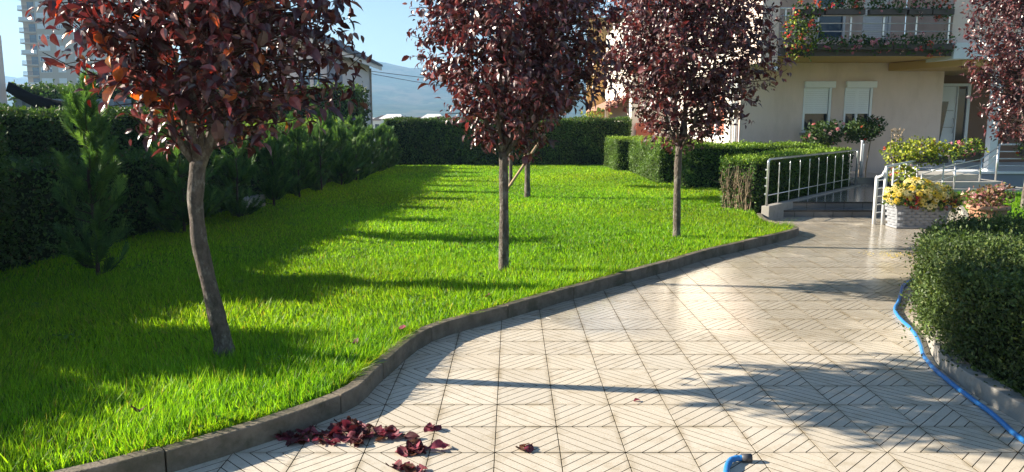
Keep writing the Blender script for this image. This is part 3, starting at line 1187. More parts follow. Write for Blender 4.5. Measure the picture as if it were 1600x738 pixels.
hedge('front_hedge', 'low dark hedge along the left side of the lawn', along(0.5, 12.0, 0.0, 0.8), 0.03, 1.14, 1500, 0.042, DARK_COLS, 111, skip=(3,), rough=0.03, group=None)
hedge('hedge_block', 'tall hedge block at the left edge of the picture', along(6.75, 7.75, 0.02, 1.3), 0.03, 1.72, 1900, 0.042, DARK_COLS, 112, skip=(3,), rough=0.03)
hedge('rear_hedge', 'taller dark hedge rising behind the low front hedge on the left', along(6.1, 13.2, 0.95, 1.8), 0.03, 1.72, 1500, 0.044, DARK_COLS, 113, skip=(3,), rough=0.03, lit_top_cols=HEDGE_COLS)
hedge('lime_hedge', 'hedge with a sunlit yellow-green top behind the small conifers', [(-6.3, 12.1), (-4.78, 12.1), (-5.02, 25.9), (-6.6, 25.9)], 0.03, 1.46, 800, 0.055, DARK_COLS, 114, skip=(3,), rough=0.03, lit_top_cols=LIME, fuzz=0.02)
hedge('tall_hedge', 'tall dark green hedge of the neighbouring plot in front of the white house', [(-17.4, 27.2), (-5.4, 27.2), (-5.4, 28.8), (-17.4, 28.8)], -0.05, 2.68, 420, 0.10, DARK_COLS, 115, skip=(2, 3), rough=0.06, lit_top_cols=HEDGE_COLS, fuzz=0.03)
hedge('unseen_hedge', 'high dark hedge out of view past the left edge, added to shade the near lawn', along(0.5, 4.85, 0.95, 1.8), 0.03, 1.96, 700, 0.06, DARK_COLS, 116, skip=(3,), rough=0.03)  # added out of view; height set for the shadow it throws on the lawn
hedge('unseen_hedge', 'highest hedge section, out of view past the left edge, added for its lawn shadow', along(5.02, 5.95, 0.95, 1.8), 0.03, 2.32, 700, 0.06, DARK_COLS, 117, skip=(3,), rough=0.03)  # second unseen section, added for the dark band across the near grass
# concrete edging below the left hedge
for (y0, y1, lab) in ((12.75, 13.6, 'short weathered concrete block at the foot of the left hedge'),):
    mb_ = MB()
    x = hedge_line(13.2)
    prism(mb_, [(x + 0.02, y0), (x + 0.20, y0), (x + 0.27, y1), (x + 0.06, y1)], -0.02, 0.30)
    tag(mb_.build('edging_block', 'concrete', bevel=0.015), lab, 'block')

# ------------------------------------------------------------------ young conifers
CON = [((0.066, 0.135, 0.034), 5), ((0.090, 0.165, 0.038), 4), ((0.048, 0.105, 0.032), 3)]


def conifer(label, base, h, r, n, fl, seed):
    rg = np.random.default_rng(seed)
    root = thing('young_conifer', label, 'conifer', base, 'young conifers along the left hedge')
    bx, by, bz = base
    tk = MB()
    pts = [(bx, by, bz - 0.04)] + [(bx + rg.normal(0, 0.008), by + rg.normal(0, 0.008), bz + h * s) for s in (0.25, 0.5, 0.75, 0.96)]
    tube(tk, pts, [0.022, 0.017, 0.012, 0.007, 0.002], 7)
    nb = int(h * 34)
    pos, d, nr, sz = [], [], [], []
    for i in range(nb):
        s = rg.uniform(0.0, 0.97) ** 1.15
        L = r * (1.02 - s) ** 0.8 * rg.uniform(0.55, 1.12) + 0.05
        th = rg.uniform(0, 6.283)
        o_ = np.array((math.cos(th), math.sin(th), 0))
        a = np.array((bx, by, bz + h * s))
        e = a + o_ * L + np.array((0, 0, L * (0.5 + 0.9 * s)))
        m_ = a + (o_ * 0.5 * L + np.array((0, 0, L * (0.08 + 0.35 * s))))
        tube(tk, [a, m_, e], [0.006, 0.004, 0.0015], 4, cap=False)
        k = max(3, int(n / nb))
        t_ = rg.uniform(0.12, 1.0, k)[:, None]
        q = np.where(t_ < 0.5, a + (m_ - a) * t_ * 2, m_ + (e - m_) * (t_ * 2 - 1))
        dirv = np.repeat((unit(e - m_))[None], k, 0)
        pos.append(q)
        d.append(dirv + rg.normal(0, 0.26, (k, 3)) + np.array((0, 0, 0.30)))
        nr.append(rg.normal(0, 0.6, (k, 3)) + np.array((0, 0, 0.5)))
        sz.append(np.full(k, fl) * rg.uniform(0.6, 1.25, k))
    k = 14
    pos.append(np.column_stack([np.full(k, bx), np.full(k, by), bz + h * rg.uniform(0.82, 0.97, k)]))
    d.append(np.column_stack([rg.normal(0, 0.25, k), rg.normal(0, 0.25, k), np.ones(k)]))
    nr.append(rg.normal(0, 1, (k, 3)))
    sz.append(np.full(k, fl * 0.9))
    tk.build('trunk', 'twig', root)
    pos, d, nr, sz = map(np.concatenate, (pos, d, nr, sz))
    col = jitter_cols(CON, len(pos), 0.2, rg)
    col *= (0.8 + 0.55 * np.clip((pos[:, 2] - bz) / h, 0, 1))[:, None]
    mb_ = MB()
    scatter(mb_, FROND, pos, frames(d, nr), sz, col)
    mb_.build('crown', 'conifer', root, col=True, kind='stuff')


conifer('largest young conifer with feathery upright sprays, left of the nearest plum tree', (-4.02, 7.35, ZL), 1.86, 0.31, 800, 0.19, 201)
conifer('tall young conifer mostly hidden behind the nearest plum tree', (-4.42, 10.3, ZL), 2.25, 0.56, 1100, 0.20, 202)
conifer('young conifer just right of the nearest plum trunk, by the concrete block', (-4.25, 11.9, ZL), 1.38, 0.40, 800, 0.19, 203)
conifer('young conifer right of the concrete block, nearest of the row before the lime-topped hedge', (-4.22, 13.6, ZL), 1.30, 0.40, 800, 0.19, 204)
for i, (x, y, h, w_, r) in enumerate(((-4.2, 15.2, 1.50, 'second', 0.40), (-4.1, 16.6, 1.66, 'third', 0.38), (-4.0, 18.1, 1.36, 'fourth', 0.42), (-3.95, 19.6, 1.42, 'fifth', 0.42),
                                      (-3.95, 21.2, 1.22, 'sixth', 0.42), (-3.92, 22.8, 1.26, 'seventh', 0.42), (-3.9, 24.5, 1.15, 'last', 0.42))):
    conifer('small bushy conifer, ' + w_ + ' of the row running back along the left hedge', (x, y, ZL), h, r, 700, 0.20, 210 + i)

# ------------------------------------------------------------------ right-hand bush
BUSH = [(3.02, 1.5), (9.5, 1.5), (9.5, 6.7), (7.0, 7.15), (4.1, 7.05), (3.56, 6.45), (3.07, 5.6), (2.83, 4.8), (2.81, 3.4)]
BUSH_COLS = [((0.055, 0.090, 0.024), 5), ((0.075, 0.115, 0.028), 4), ((0.040, 0.066, 0.02), 3), ((0.13, 0.16, 0.04), 1.0)]
bh = hedge('loose_bush', 'loosely clipped dark green bush beside the blue hose', BUSH, 0.06, 0.66, 8500, 0.023, BUSH_COLS, 121, skip=(0, 1, 2), rough=0.035, fuzz=0.018, upright=0.4)
rg = np.random.default_rng(12)
sh = MB()
sp = []
P = np.array(BUSH)
for i in range(2600):
    if rg.uniform() < 0.6:
        q = np.array((rg.uniform(2.9, 7.5), rg.uniform(2.8, 7.3)))
        if not pip(q[None], BUSH)[0]:
            continue
        a = np.array((q[0], q[1], 0.62))
        dv = np.array((rg.normal(0, 0.35), rg.normal(0, 0.35), 1.0))
    else:
        e = rg.integers(3, 8)
        s = rg.uniform()
        q = P[e] + s * (P[e + 1] - P[e])
        tdir = unit(P[e + 1] - P[e])
        a = np.array((q[0], q[1], rg.uniform(0.15, 0.66)))
        dv = np.array((tdir[1] * 0.8, -tdir[0] * 0.8, 0.8)) + rg.normal(0, 0.3, 3)
    dv = dv / np.linalg.norm(dv)
    L = rg.uniform(0.04, 0.13)
    for k in range(7):
        sp.append((a + dv * L * k / 6, dv, L))
pos = np.array([s[0] for s in sp])
dv = np.array([s[1] for s in sp])
k = len(pos)
scatter(sh, SMALL, pos, frames(dv + rg.normal(0, 0.6, (k, 3)), rg.normal(0, 1, (k, 3))), 0.022 * np.exp(rg.normal(0, 0.2, k)), jitter_cols(BUSH_COLS, k, 0.2, rg))
sh.build('shoots', 'hedge_leaf', bh, col=True, kind='stuff')

# ------------------------------------------------------------------ steps, landing and railings
def bar(mb_, a, b_, r, seg=8):
    tube(mb_, [a, b_], r, seg)


stp = thing('entrance_steps', 'dark wet stone steps and landing between the railings', 'steps', (5.6, 13.0, 0))
RW = [(4.02, 12.36), (7.35, 16.5)]                      # the dwarf wall's outer line
rd = unit(np.array(RW[1]) - np.array(RW[0]))
rn = np.array((rd[1], -rd[0]))                          # towards the landing
mb_ = MB()
box(mb_, 4.40, 6.30, 12.80, 13.12, -0.04, 0.108)
box(mb_, 4.40, 6.30, 13.12, 13.6, -0.04, 0.108)
mb_.build('step', 'dark_stone', stp, bevel=0.006)
mb_ = MB()
prism(mb_, [(4.72, 13.135), (6.45, 13.135), (8.6, 15.6), (8.6, 17.3), (7.9, 17.3)], 0.0, 0.215)
mb_.build('landing', 'dark_stone', stp, bevel=0.006)
mb_ = MB()
prism(mb_, [(7.2, 17.05), (8.7, 17.05), (8.7, 19.4), (7.2, 19.4)], 0.05, 0.345)
mb_.build('upper_step', 'dark_stone', stp, bevel=0.006)
for (x0, x1, y, z) in ((4.42, 6.28, 12.797, 0.108), (4.74, 6.44, 13.132, 0.215)):
    mb_ = MB()
    box(mb_, x0, x1, y - 0.006, y + 0.035, z - 0.02, z + 0.003)
    mb_.build('nosing', 'dark_nosing', stp)
for (y, z0, z1, x0) in ((12.797, 0.0, 0.088, 4.42), (13.132, 0.11, 0.195, 4.74)):
    for k in range(5):
        mb_ = MB()
        box(mb_, x0 + 0.3 + k * 0.32, x0 + 0.305 + k * 0.32, y - 0.004, y + 0.01, z0, z1)
        mb_.build('riser_joint', 'dark_nosing', stp)
mb_ = MB()
a, b_ = np.array(RW[0]), np.array(RW[1])
wl = 0.13
prism(mb_, [tuple(a), tuple(a + rn * wl), tuple(b_ + rn * wl), tuple(b_)], -0.04, 0.235)
dwf = tag(mb_.build('dwarf_wall', 'concrete', bevel=0.008), 'low stone wall carrying the left railing, running diagonally to the house', 'wall')

rl = thing('railing', 'steel railing with thin balusters in front of the low hedge', 'railing', (4.1, 12.4, 0.235))
p0 = np.array((*(a + rd * 0.05 + rn * 0.06), 0.0))
p1 = np.array((*(b_ - rd * 0.2 + rn * 0.06), 0.0))
Z0, Z1 = 0.235, 0.965
for q in (p0, p1):
    mb_ = MB()
    tube(mb_, [q + (0, 0, Z0), q + (0, 0, Z1 - 0.03), q + (0, 0, Z1)], [0.019, 0.019, 0.016], 12)
    mb_.build('post', 'steel', rl, smooth=True)
mb_ = MB()
tube(mb_, [p0 + (0, 0, Z1 - 0.06), p0 + (0, 0, Z1) + np.array((*rd, 0)) * 0.02, p0 + (0, 0, Z1 + 0.015) + np.array((*rd, 0)) * 0.07, p1 + (0, 0, Z1 + 0.015)], 0.017, 10)
mb_.build('handrail', 'steel', rl, smooth=True)
mb_ = MB()
bar(mb_, p0 + (0, 0, 0.40), p1 + (0, 0, 0.40), 0.008, 6)
mb_.build('lower_bar', 'steel', rl, smooth=True)
for k in range(4):
    mb_ = MB()
    q = p0 + (0, 0, 0.42 + 0.13 * k)
    tube(mb_, [q, q - np.array((*rn, 0)) * 0.04], [0.014, 0.016], 8)
    mb_.build('stud', 'steel', rl)
for k in range(1, 10):
    q = p0 + (p1 - p0) * (k / 10)
    mb_ = MB()
    zz = np.linspace(Z0, Z1 - 0.05, 19)
    rr = 0.0072 + 0.004 * np.exp(-((zz - 0.56) / 0.03) ** 2) + 0.003 * np.exp(-((zz - 0.78) / 0.03) ** 2) + 0.003 * np.exp(-((zz - 0.40) / 0.03) ** 2)
    tube(mb_, np.column_stack([np.full(19, q[0]), np.full(19, q[1]), zz]), rr, 8)
    mb_.build('baluster', 'steel', rl, smooth=True)

# right railing: double newel in front, running back along the landing
rr_ = thing('newel_railing', 'pale painted railing with a double newel post beside the yellow flowers', 'railing', (5.7, 11.85, 0))
for (x, y, h) in ((5.745, 11.86, 0.88), (5.63, 11.90, 0.75)):
    mb_ = MB()
    tube(mb_, [(x, y, -0.01), (x, y, h - 0.03), (x + 0.01, y, h)], [0.027, 0.027, 0.02], 12)
    mb_.build('post', 'white_paint', rr_, smooth=True)
for k in range(5):
    mb_ = MB()
    z = 0.18 + 0.125 * k
    bar(mb_, (5.745, 11.86, z + 0.02), (5.63, 11.90, z), 0.012)
    mb_.build('rung', 'white_paint', rr_, smooth=True)
mb_ = MB()
tube(mb_, [(5.63, 11.90, 0.72), (5.69, 11.85, 0.76), (5.745, 11.86, 0.86), (6.15, 12.7, 0.84), (7.4, 14.6, 0.80), (8.3, 15.75, 0.80)], 0.020, 10)
mb_.build('handrail', 'white_paint', rr_, smooth=True)
for (x, y) in ((6.52, 13.2), (7.05, 14.05), (7.6, 14.9), (8.2, 15.62)):
    mb_ = MB()
    bar(mb_, (x, y, 0.05), (x, y, 0.79), 0.015)
    mb_.build('post', 'white_paint', rr_, smooth=True)
for z in (0.35, 0.55, 0.75):
    mb_ = MB()
    tube(mb_, [(6.52, 13.2, z), (7.05, 14.05, z), (7.6, 14.9, z), (8.2, 15.62, z)], 0.009, 6)
    mb_.build('bar', 'white_paint', rr_, smooth=True)

# porch steps (pale stone) and their handrail
ps = thing('porch_steps', 'pale stone steps climbing to the porch behind the flower trough', 'steps', (9.3, 16.6, 0.05))
for (x0, x1, y0, y1, z1) in ((8.35, 10.75, 15.75, 17.4, 0.20), (8.35, 10.25, 15.98, 17.4, 0.335), (8.35, 9.8, 16.2, 17.4, 0.47)):
    mb_ = MB()
    box(mb_, x0, x1, y0, y1, 0.03, z1)
    mb_.build('step', 'step_stone', ps, bevel=0.01)
pr = thing('porch_handrail', 'pale sloping handrail with three bars beside the porch steps', 'railing', (9.2, 15.9, 0.4))
HP = [(8.42, 15.85, 0.20), (9.15, 15.95, 0.20), (9.75, 16.08, 0.335), (10.22, 16.3, 0.335)]
HT = [0.52, 0.72, 0.82, 1.05]
for (x, y, z), t_ in zip(HP, HT):
    mb_ = MB()
    bar(mb_, (x, y, z), (x, y, t_), 0.02)
    mb_.build('post', 'steel', pr, smooth=True)
for dz in (0, 0.12, 0.24):
    mb_ = MB()
    tube(mb_, [(x, y, t_ - dz - 0.015) for (x, y, z), t_ in zip(HP, HT)], 0.009 if dz else 0.014, 8)
    mb_.build('bar', 'steel', pr, smooth=True)

# ------------------------------------------------------------------ the house on the right
hs = thing('house', 'beige two-storey house with a flowered balcony on the right', 'house', (9, 22, 0))


def wall_openings(name, x0, x1, z0, z1, y, th, ops, mat, parent):
    """front wall at y (facing -Y), thickness th, with rectangular openings"""
    mb2 = MB()
    X = sorted({x0, x1, *[o[0] for o in ops], *[o[1] for o in ops]})
    for xa, xb in zip(X[:-1], X[1:]):
        zs_ = [z0]
        for o in sorted(ops, key=lambda q: q[2]):
            if o[0] < xb - 1e-6 and o[1] > xa + 1e-6:
                zs_ += [o[2], o[3]]
        zs_.append(z1)
        for k in range(0, len(zs_), 2):
            if zs_[k + 1] - zs_[k] > 1e-4:
                box(mb2, xa, xb, y, y + th, zs_[k], zs_[k + 1])
    return mb2.build(name, mat, parent)


FY = 19.5
W1 = (7.26, 7.96, 1.29, 2.39)
W2 = (8.28, 8.98, 1.29, 2.39)
wall_openings('wall', 5.69, 10.72, 0.0, 3.0, FY, 0.3, [W1, W2], 'plaster', hs)
U1 = (7.44, 8.2, 3.55, 4.34 + 0.7)
U2 = (8.62, 9.32, 3.22, 5.1)
wall_openings('upper_wall', 5.86, 9.66, 3.0, 6.3, FY + 0.02, 0.3, [U1, U2], 'plaster', hs)


def shutter_window(x0, x1, z0, z1, y, drop, mullion, parent, sill=True):
    """framed window with a roller shutter partly lowered"""
    w = bpy.data.objects.new('window', None)
    COL.objects.link(w)
    w.parent = parent
    w.location = np.array(((x0 + x1) / 2, y, z0)) - wloc(parent)
    f = 0.055
    mb2 = MB()
    box(mb2, x0, x0 + f, y + 0.01, y + 0.10, z0, z1)
    box(mb2, x1 - f, x1, y + 0.01, y + 0.10, z0, z1)
    box(mb2, x0 + f, x1 - f, y + 0.01, y + 0.10, z1 - f, z1)
    box(mb2, x0 + f, x1 - f, y + 0.01, y + 0.10, z0, z0 + f)
    if mullion:
        xm = (x0 + x1) / 2 - 0.02
        box(mb2, xm - 0.03, xm + 0.03, y + 0.02, y + 0.09, z0 + f, z1 - f)
    mb2.build('frame', 'white_plastic', w, bevel=0.004)
    mb2 = MB()
    box(mb2, x0 + f, x1 - f, y + 0.11, y + 0.12, z0 + f, z1 - f)
    mb2.build('pane', 'pane_dark', w)
    zb = z1 - drop
    mb2 = MB()
    ns = max(3, int(drop / 0.045))
    for k in range(ns):
        za = zb + k * drop / ns
        zc = za + drop / ns * 0.96
        prism_x = [(y - 0.004, za), (y + 0.008, za + 0.002), (y + 0.008, zc), (y - 0.001, zc)]
        v = [(x0 + f * 0.7, p[0], p[1]) for p in prism_x] + [(x1 - f * 0.7 - 0.05, p[0], p[1]) for p in prism_x]
        mb2.add(v, [(0, 1, 2, 3), (7, 6, 5, 4), (0, 4, 5, 1), (1, 5, 6, 2), (2, 6, 7, 3), (3, 7, 4, 0)])
    mb2.build('shutter', 'white_plastic', w, kind='stuff')
    mb2 = MB()
    box(mb2, x0 + 0.0, x1 + 0.05, y - 0.11, y - 0.004, z1 + 0.002, z1 + 0.165)
    mb2.build('shutter_box', 'white_plastic', w, bevel=0.012)
    mb2 = MB()
    box(mb2, x1 - 0.075, x1 - 0.02, y - 0.035, y + 0.006, z0, z1)
    mb2.build('guide_rail', 'white_plastic', w, bevel=0.004)
    mb2 = MB()
    box(mb2, x0 - 0.005, x0 + 0.035, y - 0.035, y + 0.006, z0, z1)
    mb2.build('guide_rail', 'white_plastic', w, bevel=0.004)
    if sill:
        mb2 = MB()
        box(mb2, x0 - 0.06, x1 + 0.06, y - 0.09, y + 0.02, z0 - 0.05, z0 - 0.002)
        mb2.build('sill', 'concrete', w, bevel=0.005)


shutter_window(*W1, FY, 0.63, False, hs)
shutter_window(*W2, FY, 0.63, True, hs)
shutter_window(U2[0], U2[1], U2[2], U2[3], FY + 0.02, 1.5, False, hs, sill=False)
w = bpy.data.objects.new('window', None)
COL.objects.link(w)
w.parent = hs
w.location = np.array((7.8, FY, 3.55)) - wloc(hs)
mb_ = MB()
box(mb_, U1[0], U1[1], FY + 0.10, FY + 0.11, U1[2], U1[3])
mb_.build('pane', 'pane_blue', w)
mb_ = MB()
for (x0, x1, z0, z1) in ((U1[0], U1[0] + 0.06, U1[2], U1[3]), (U1[1] - 0.06, U1[1], U1[2], U1[3]), (U1[0] + 0.06, U1[1] - 0.06, U1[2], U1[2] + 0.06), (U1[0] + 0.06, U1[1] - 0.06, U1[3] - 0.06, U1[3])):
    box(mb_, x0, x1, FY + 0.03, FY + 0.09, z0, z1)
mb_.build('frame', 'white_plastic', w)

# side wall, wings
SY = 28.0
mb_ = MB()
# the side wall faces -X with one window opening
for (y0, y1, z0, z1) in ((FY + 0.31, 20.9, 0, 6.3), (20.9, 23.0, 0, 1.12), (20.9, 23.0, 2.35, 6.3), (23.0, SY, 0, 6.3)):
    box(mb_, 5.69, 5.99, y0, y1, z0, z1)
mb_.build('side_wall', 'plaster_cream', hs)
mb_ = MB()
for (y0, y1, z0, z1) in ((20.9, 20.97, 1.12, 2.35), (22.93, 23.0, 1.12, 2.35), (21.9, 22.0, 1.12, 2.35), (20.97, 22.93, 1.12, 1.19), (20.97, 22.93, 2.28, 2.35)):
    box(mb_, 5.72, 5.80, y0, y1, z0, z1)
w = bpy.data.objects.new('window', None)
COL.objects.link(w)
w.parent = hs
w.location = np.array((5.7, 22, 1.1)) - wloc(hs)
mb_.build('frame', 'white_plastic', w)
mb_ = MB()
box(mb_, 5.815, 5.825, 20.97, 22.93, 1.19, 2.28)
mb_.build('curtain', 'plaster_red', w)
mb_ = MB()
box(mb_, 4.28, 4.55, SY, 36, 0, 5.4)
box(mb_, 4.56, 5.68, SY, SY + 0.3, 0, 5.4)
mb_.build('wing_wall', 'plaster_cream', hs)
mb_ = MB()
box(mb_, 3.45, 6.5, 36.02, 36.3, -0.5, 6.2)
mb_.build('rear_wing_wall', 'plaster_ochre', hs)
mb_ = MB()
mb_.add([(3.4, 28.6, 1.98), (4.27, 28.6, 2.36), (4.27, 35.9, 2.36), (3.4, 35.9, 1.98),
         (3.4, 28.6, 2.06), (4.27, 28.6, 2.44), (4.27, 35.9, 2.44), (3.4, 35.9, 2.06)], BOXF)
mb_.build('lean_to_roof', 'roof_tile', hs)
mb_ = MB()
box(mb_, 4.45, 5.1, SY - 0.12, SY - 0.01, 0, 1.5)
mb_.build('plinth', 'plaster_red', hs)
for x, y in ((3.5, 28.75), (3.5, 35.6)):
    mb_ = MB()
    box(mb_, x, x + 0.1, y, y + 0.1, -0.1, 2.0)
    mb_.build('post', 'wood_stake', hs)
# down pipes at the corner
for (x, y) in ((5.64, 19.62), (5.62, 20.0)):
    mb_ = MB()
    tube(mb_, [(x, y, 0.05), (x, y, 6.2)], 0.045, 10)
    mb_.build('downpipe', 'slab_white', hs, smooth=True)
# balcony: wing wall, slab, beam
BY = 17.4
mb_ = MB()
box(mb_, 5.48, 5.855, BY, FY + 0.3, 2.86, 6.3)
mb_.build('balcony_side_wall', 'plaster', hs)
bal = MB()
box(bal, 5.857, 9.66, BY, FY - 0.002, 3.005, 3.17)
bo = bal.build('balcony_slab', 'plaster_ochre', hs)
mb_ = MB()
box(mb_, 5.857, 9.66, BY - 0.03, BY - 0.002, 2.995, 3.175)
mb_.build('slab_edge', 'planter_box', bo)
for k in range(6):
    x = 6.0 + k * 0.72
    mb_ = MB()
    box(mb_, x - 0.018, x + 0.018, BY + 0.03, BY + 0.066, 3.17, 4.02)
    mb_.build('railing_post', 'steel', bo)
for z in (3.36, 3.53, 3.70, 3.86, 4.02):
    mb_ = MB()
    tube(mb_, [(5.86, BY + 0.02, z), (9.66, BY + 0.02, z)], 0.011 if z < 4 else 0.018, 8)
    mb_.build('railing_bar', 'steel', bo, smooth=True)
# porch: recess, door, floor, slab, upper pillar
mb_ = MB()
box(mb_, 10.45, 10.72, FY + 0.31, 21.3, 0, 2.9)
box(mb_, 10.45, 15.5, 21.31, 21.6, 0, 2.9)
mb_.build('porch_wall', 'plaster_brown', hs)
mb_ = MB()
box(mb_, 9.67, 15.5, 17.42, 17.75, 3.28, 6.3)
box(mb_, 9.662, 9.93, 17.76, 19.49, 3.28, 6.3)
mb_.build('upper_pillar', 'plaster', hs)
mb_ = MB()
box(mb_, 9.668, 15.5, 17.28, 21.3, 2.93, 3.275)
po = mb_.build('porch_slab', 'slab_white', hs)
mb_ = MB()
box(mb_, 10.0, 15.5, 17.5, 21.25, 2.80, 2.927)
prism(mb_, [(9.3, 19.45), (10.0, 17.5), (10.0, 19.45)], 2.80, 2.99)
mb_.build('porch_soffit', 'plaster_ochre', hs)
mb_ = MB()
box(mb_, 9.85, 15.5, 17.41, 21.3, 0.0, 0.40)
mb_.build('porch_base', 'panel_blue', hs)
mb_ = MB()
box(mb_, 9.8, 15.5, 17.36, 21.3, 0.402, 0.46)
mb_.build('porch_floor', 'slab_white', hs, bevel=0.008)
d = bpy.data.objects.new('door', None)
COL.objects.link(d)
d.parent = hs
d.location = np.array((11.9, 21.3, 0.46)) - wloc(hs)
DY = 21.30
mb_ = MB()
box(mb_, 11.40, 12.05, DY - 0.06, DY - 0.01, 0.47, 2.50)
mb_.build('leaf_panel', 'white_plastic', d, bevel=0.004)
mb_ = MB()
prism_y(mb_, [(11.50, 0.6), (11.62, 0.6), (11.85, 2.1), (11.50, 2.1)], DY - 0.072, DY - 0.062)
mb_.build('glass_inset', 'pane_dark', d)
mb_ = MB()
for z in (0.95, 1.4, 1.85):
    box(mb_, 11.64, 12.0, DY - 0.066, DY - 0.0602, z, z + 0.012)
mb_.build('groove', 'concrete', d)
mb_ = MB()
box(mb_, 12.09, 12.33, DY - 0.04, DY - 0.012, 0.52, 2.44)
mb_.build('side_light', 'pane_dark', d)
mb_ = MB()
for (x0, x1, z0, z1) in ((11.33, 11.395, 0.47, 2.58), (12.055, 12.085, 0.47, 2.505), (12.335, 12.42, 0.47, 2.58), (11.40, 12.33, 2.507, 2.58), (12.09, 12.33, 0.47, 0.515)):
    box(mb_, x0, x1, DY - 0.09, DY - 0.004, z0, z1)
mb_.build('frame', 'white_plastic', d)
mb_ = MB()
tube(mb_, [(12.0, DY - 0.065, 1.25), (12.0, DY - 0.11, 1.27), (12.0, DY - 0.11, 1.63), (12.0, DY - 0.065, 1.65)], 0.012, 8)
mb_.build('handle', 'steel', d, smooth=True)
# roof
mb_ = MB()
mb_.add([(4.9, 16.9, 6.3), (16.2, 16.9, 6.3), (16.2, 29, 6.3), (4.9, 29, 6.3), (9.5, 22.5, 8.6), (12, 22.5, 8.6)],
        [(0, 1, 5, 4), (1, 2, 5), (2, 3, 4, 5), (3, 0, 4), (3, 2, 1, 0)])
mb_.build('roof', 'roof_tile', hs)
# porch column, rail
col_ = thing('porch_column', 'pale square porch column behind the right plum tree', 'column', (10.85, 17.6, 0.46))
mb_ = MB()
box(mb_, 10.75, 10.93, 17.46, 17.64, 0.46, 2.80)
mb_.build('shaft', 'slab_white', col_, bevel=0.012)
mb_ = MB()
box(mb_, 10.72, 10.96, 17.43, 17.67, 0.461, 0.52)
mb_.build('foot', 'slab_white', col_, bevel=0.008)
pg = thing('porch_railing', 'pale horizontal-bar railing on the porch right of the column', 'railing', (12, 17.5, 0.46))
for x in (10.99, 12.0, 13.0, 14.0):
    mb_ = MB()
    bar(mb_, (x, 17.5, 0.46), (x, 17.5, 1.06), 0.02)
    mb_.build('post', 'white_paint', pg, smooth=True)
for z in (0.58, 0.74, 0.90, 1.06):
    mb_ = MB()
    bar(mb_, (10.99, 17.5, z), (14.0, 17.5, z), 0.013 if z < 1 else 0.02)
    mb_.build('bar', 'white_paint', pg, smooth=True)
# security camera below the balcony's side wall
cc = thing('security_camera', 'small white security camera under the balcony corner', 'camera', (5.80, 17.55, 2.85))
mb_ = MB()
tube(mb_, [(5.74, 17.6, 2.86), (5.74, 17.6, 2.80), (5.78, 17.55, 2.77)], 0.03, 8)
mb_.build('bracket', 'white_plastic', cc, smooth=True)
mb_ = MB()
tube(mb_, [(5.72, 17.62, 2.80), (5.80, 17.5, 2.755), (5.88, 17.38, 2.71)], [0.05, 0.05, 0.045], 12)
mb_.build('body', 'white_plastic', cc, smooth=True)
mb_ = MB()
tube(mb_, [(5.88, 17.38, 2.71), (5.884, 17.374, 2.708)], 0.035, 12)
mb_.build('lens', 'pane_dark', cc)


# ------------------------------------------------------------------ flowers
def mound(root, blobs, size, cols, seed, flowers=(), name='foliage', bloom=BLOOM, mat='hedge_leaf', droop=0.0, surf=0.6):
    """blobs: (x,y,z,rx,ry,rz,n)"""
    rg_ = np.random.default_rng(seed)
    pos, out = [], []
    for (x, y, z, rx, ry, rz, n) in blobs:
        u = rdir(n, rg_)
        r = rg_.uniform(surf, 1.08, n)[:, None] * (1 + 0.18 * np.sin(u[:, :1] * 7 + seed) * np.cos(u[:, 2:] * 6 + u[:, 1:2] * 5))
        pos.append(np.array((x, y, z)) + u * r * np.array((rx, ry, rz)))
        out.append(u)
    pos, out = np.concatenate(pos), np.concatenate(out)
    n = len(pos)
    fo = MB()
    scatter(fo, SMALL, pos, frames(out * 0.5 + rg_.normal(0, 0.7, (n, 3)) + np.array((0, 0, 0.2 - droop)), out + rg_.normal(0, 0.5, (n, 3))),
            np.column_stack([np.full(n, size * 1.5), np.full(n, size), np.full(n, size)]) * np.exp(rg_.normal(0, 0.25, (n, 1))), jitter_cols(cols, n, 0.25, rg_))
    fo.build(name, mat, root, col=True, kind='stuff')
    for (fname, m_, cl, fs, spread) in flowers:
        fb = MB()
        k = rg_.choice(n, m_ * 3, replace=False)
        c = k[out[k][:, 1] < 0.35][:m_]
        mm = len(c)
        ps_, nn_ = [], []
        for i in c:
            for q in range(spread):
                ps_.append(pos[i] + out[i] * fs * 0.5 + rg_.normal(0, fs * 0.55, 3) * (spread > 1))
                nn_.append(out[i] + rg_.normal(0, 0.4, 3))
        ps_, nn_ = np.array(ps_), np.array(nn_)
        scatter(fb, bloom, ps_, frames(rg_.normal(size=ps_.shape), nn_ + np.array((0, -0.2, 0.25))), fs * np.exp(rg_.normal(0, 0.2, len(ps_))), jitter_cols(cl, len(ps_), 0.15, rg_))
        fb.build(fname, 'petal', root, col=True, kind='stuff')


GER = [((0.050, 0.10, 0.022), 5), ((0.07, 0.13, 0.025), 4), ((0.035, 0.075, 0.02), 3)]
LIMEY = [((0.30, 0.34, 0.03), 4), ((0.22, 0.28, 0.03), 4), ((0.40, 0.40, 0.05), 2), ((0.11, 0.17, 0.03), 2)]
RED = [((0.62, 0.05, 0.03), 3), ((0.70, 0.12, 0.05), 3), ((0.55, 0.03, 0.05), 2)]
PINK = [((0.70, 0.25, 0.30), 3), ((0.65, 0.14, 0.22), 2), ((0.75, 0.45, 0.45), 2)]


def bed(root, x0, x1, y0, y1, z0, z1, mat='planter_box'):
    mb2 = MB()
    box(mb2, x0, x1, y0, y1, z0, z1)
    mb2.build('box', mat, root, bevel=0.01)


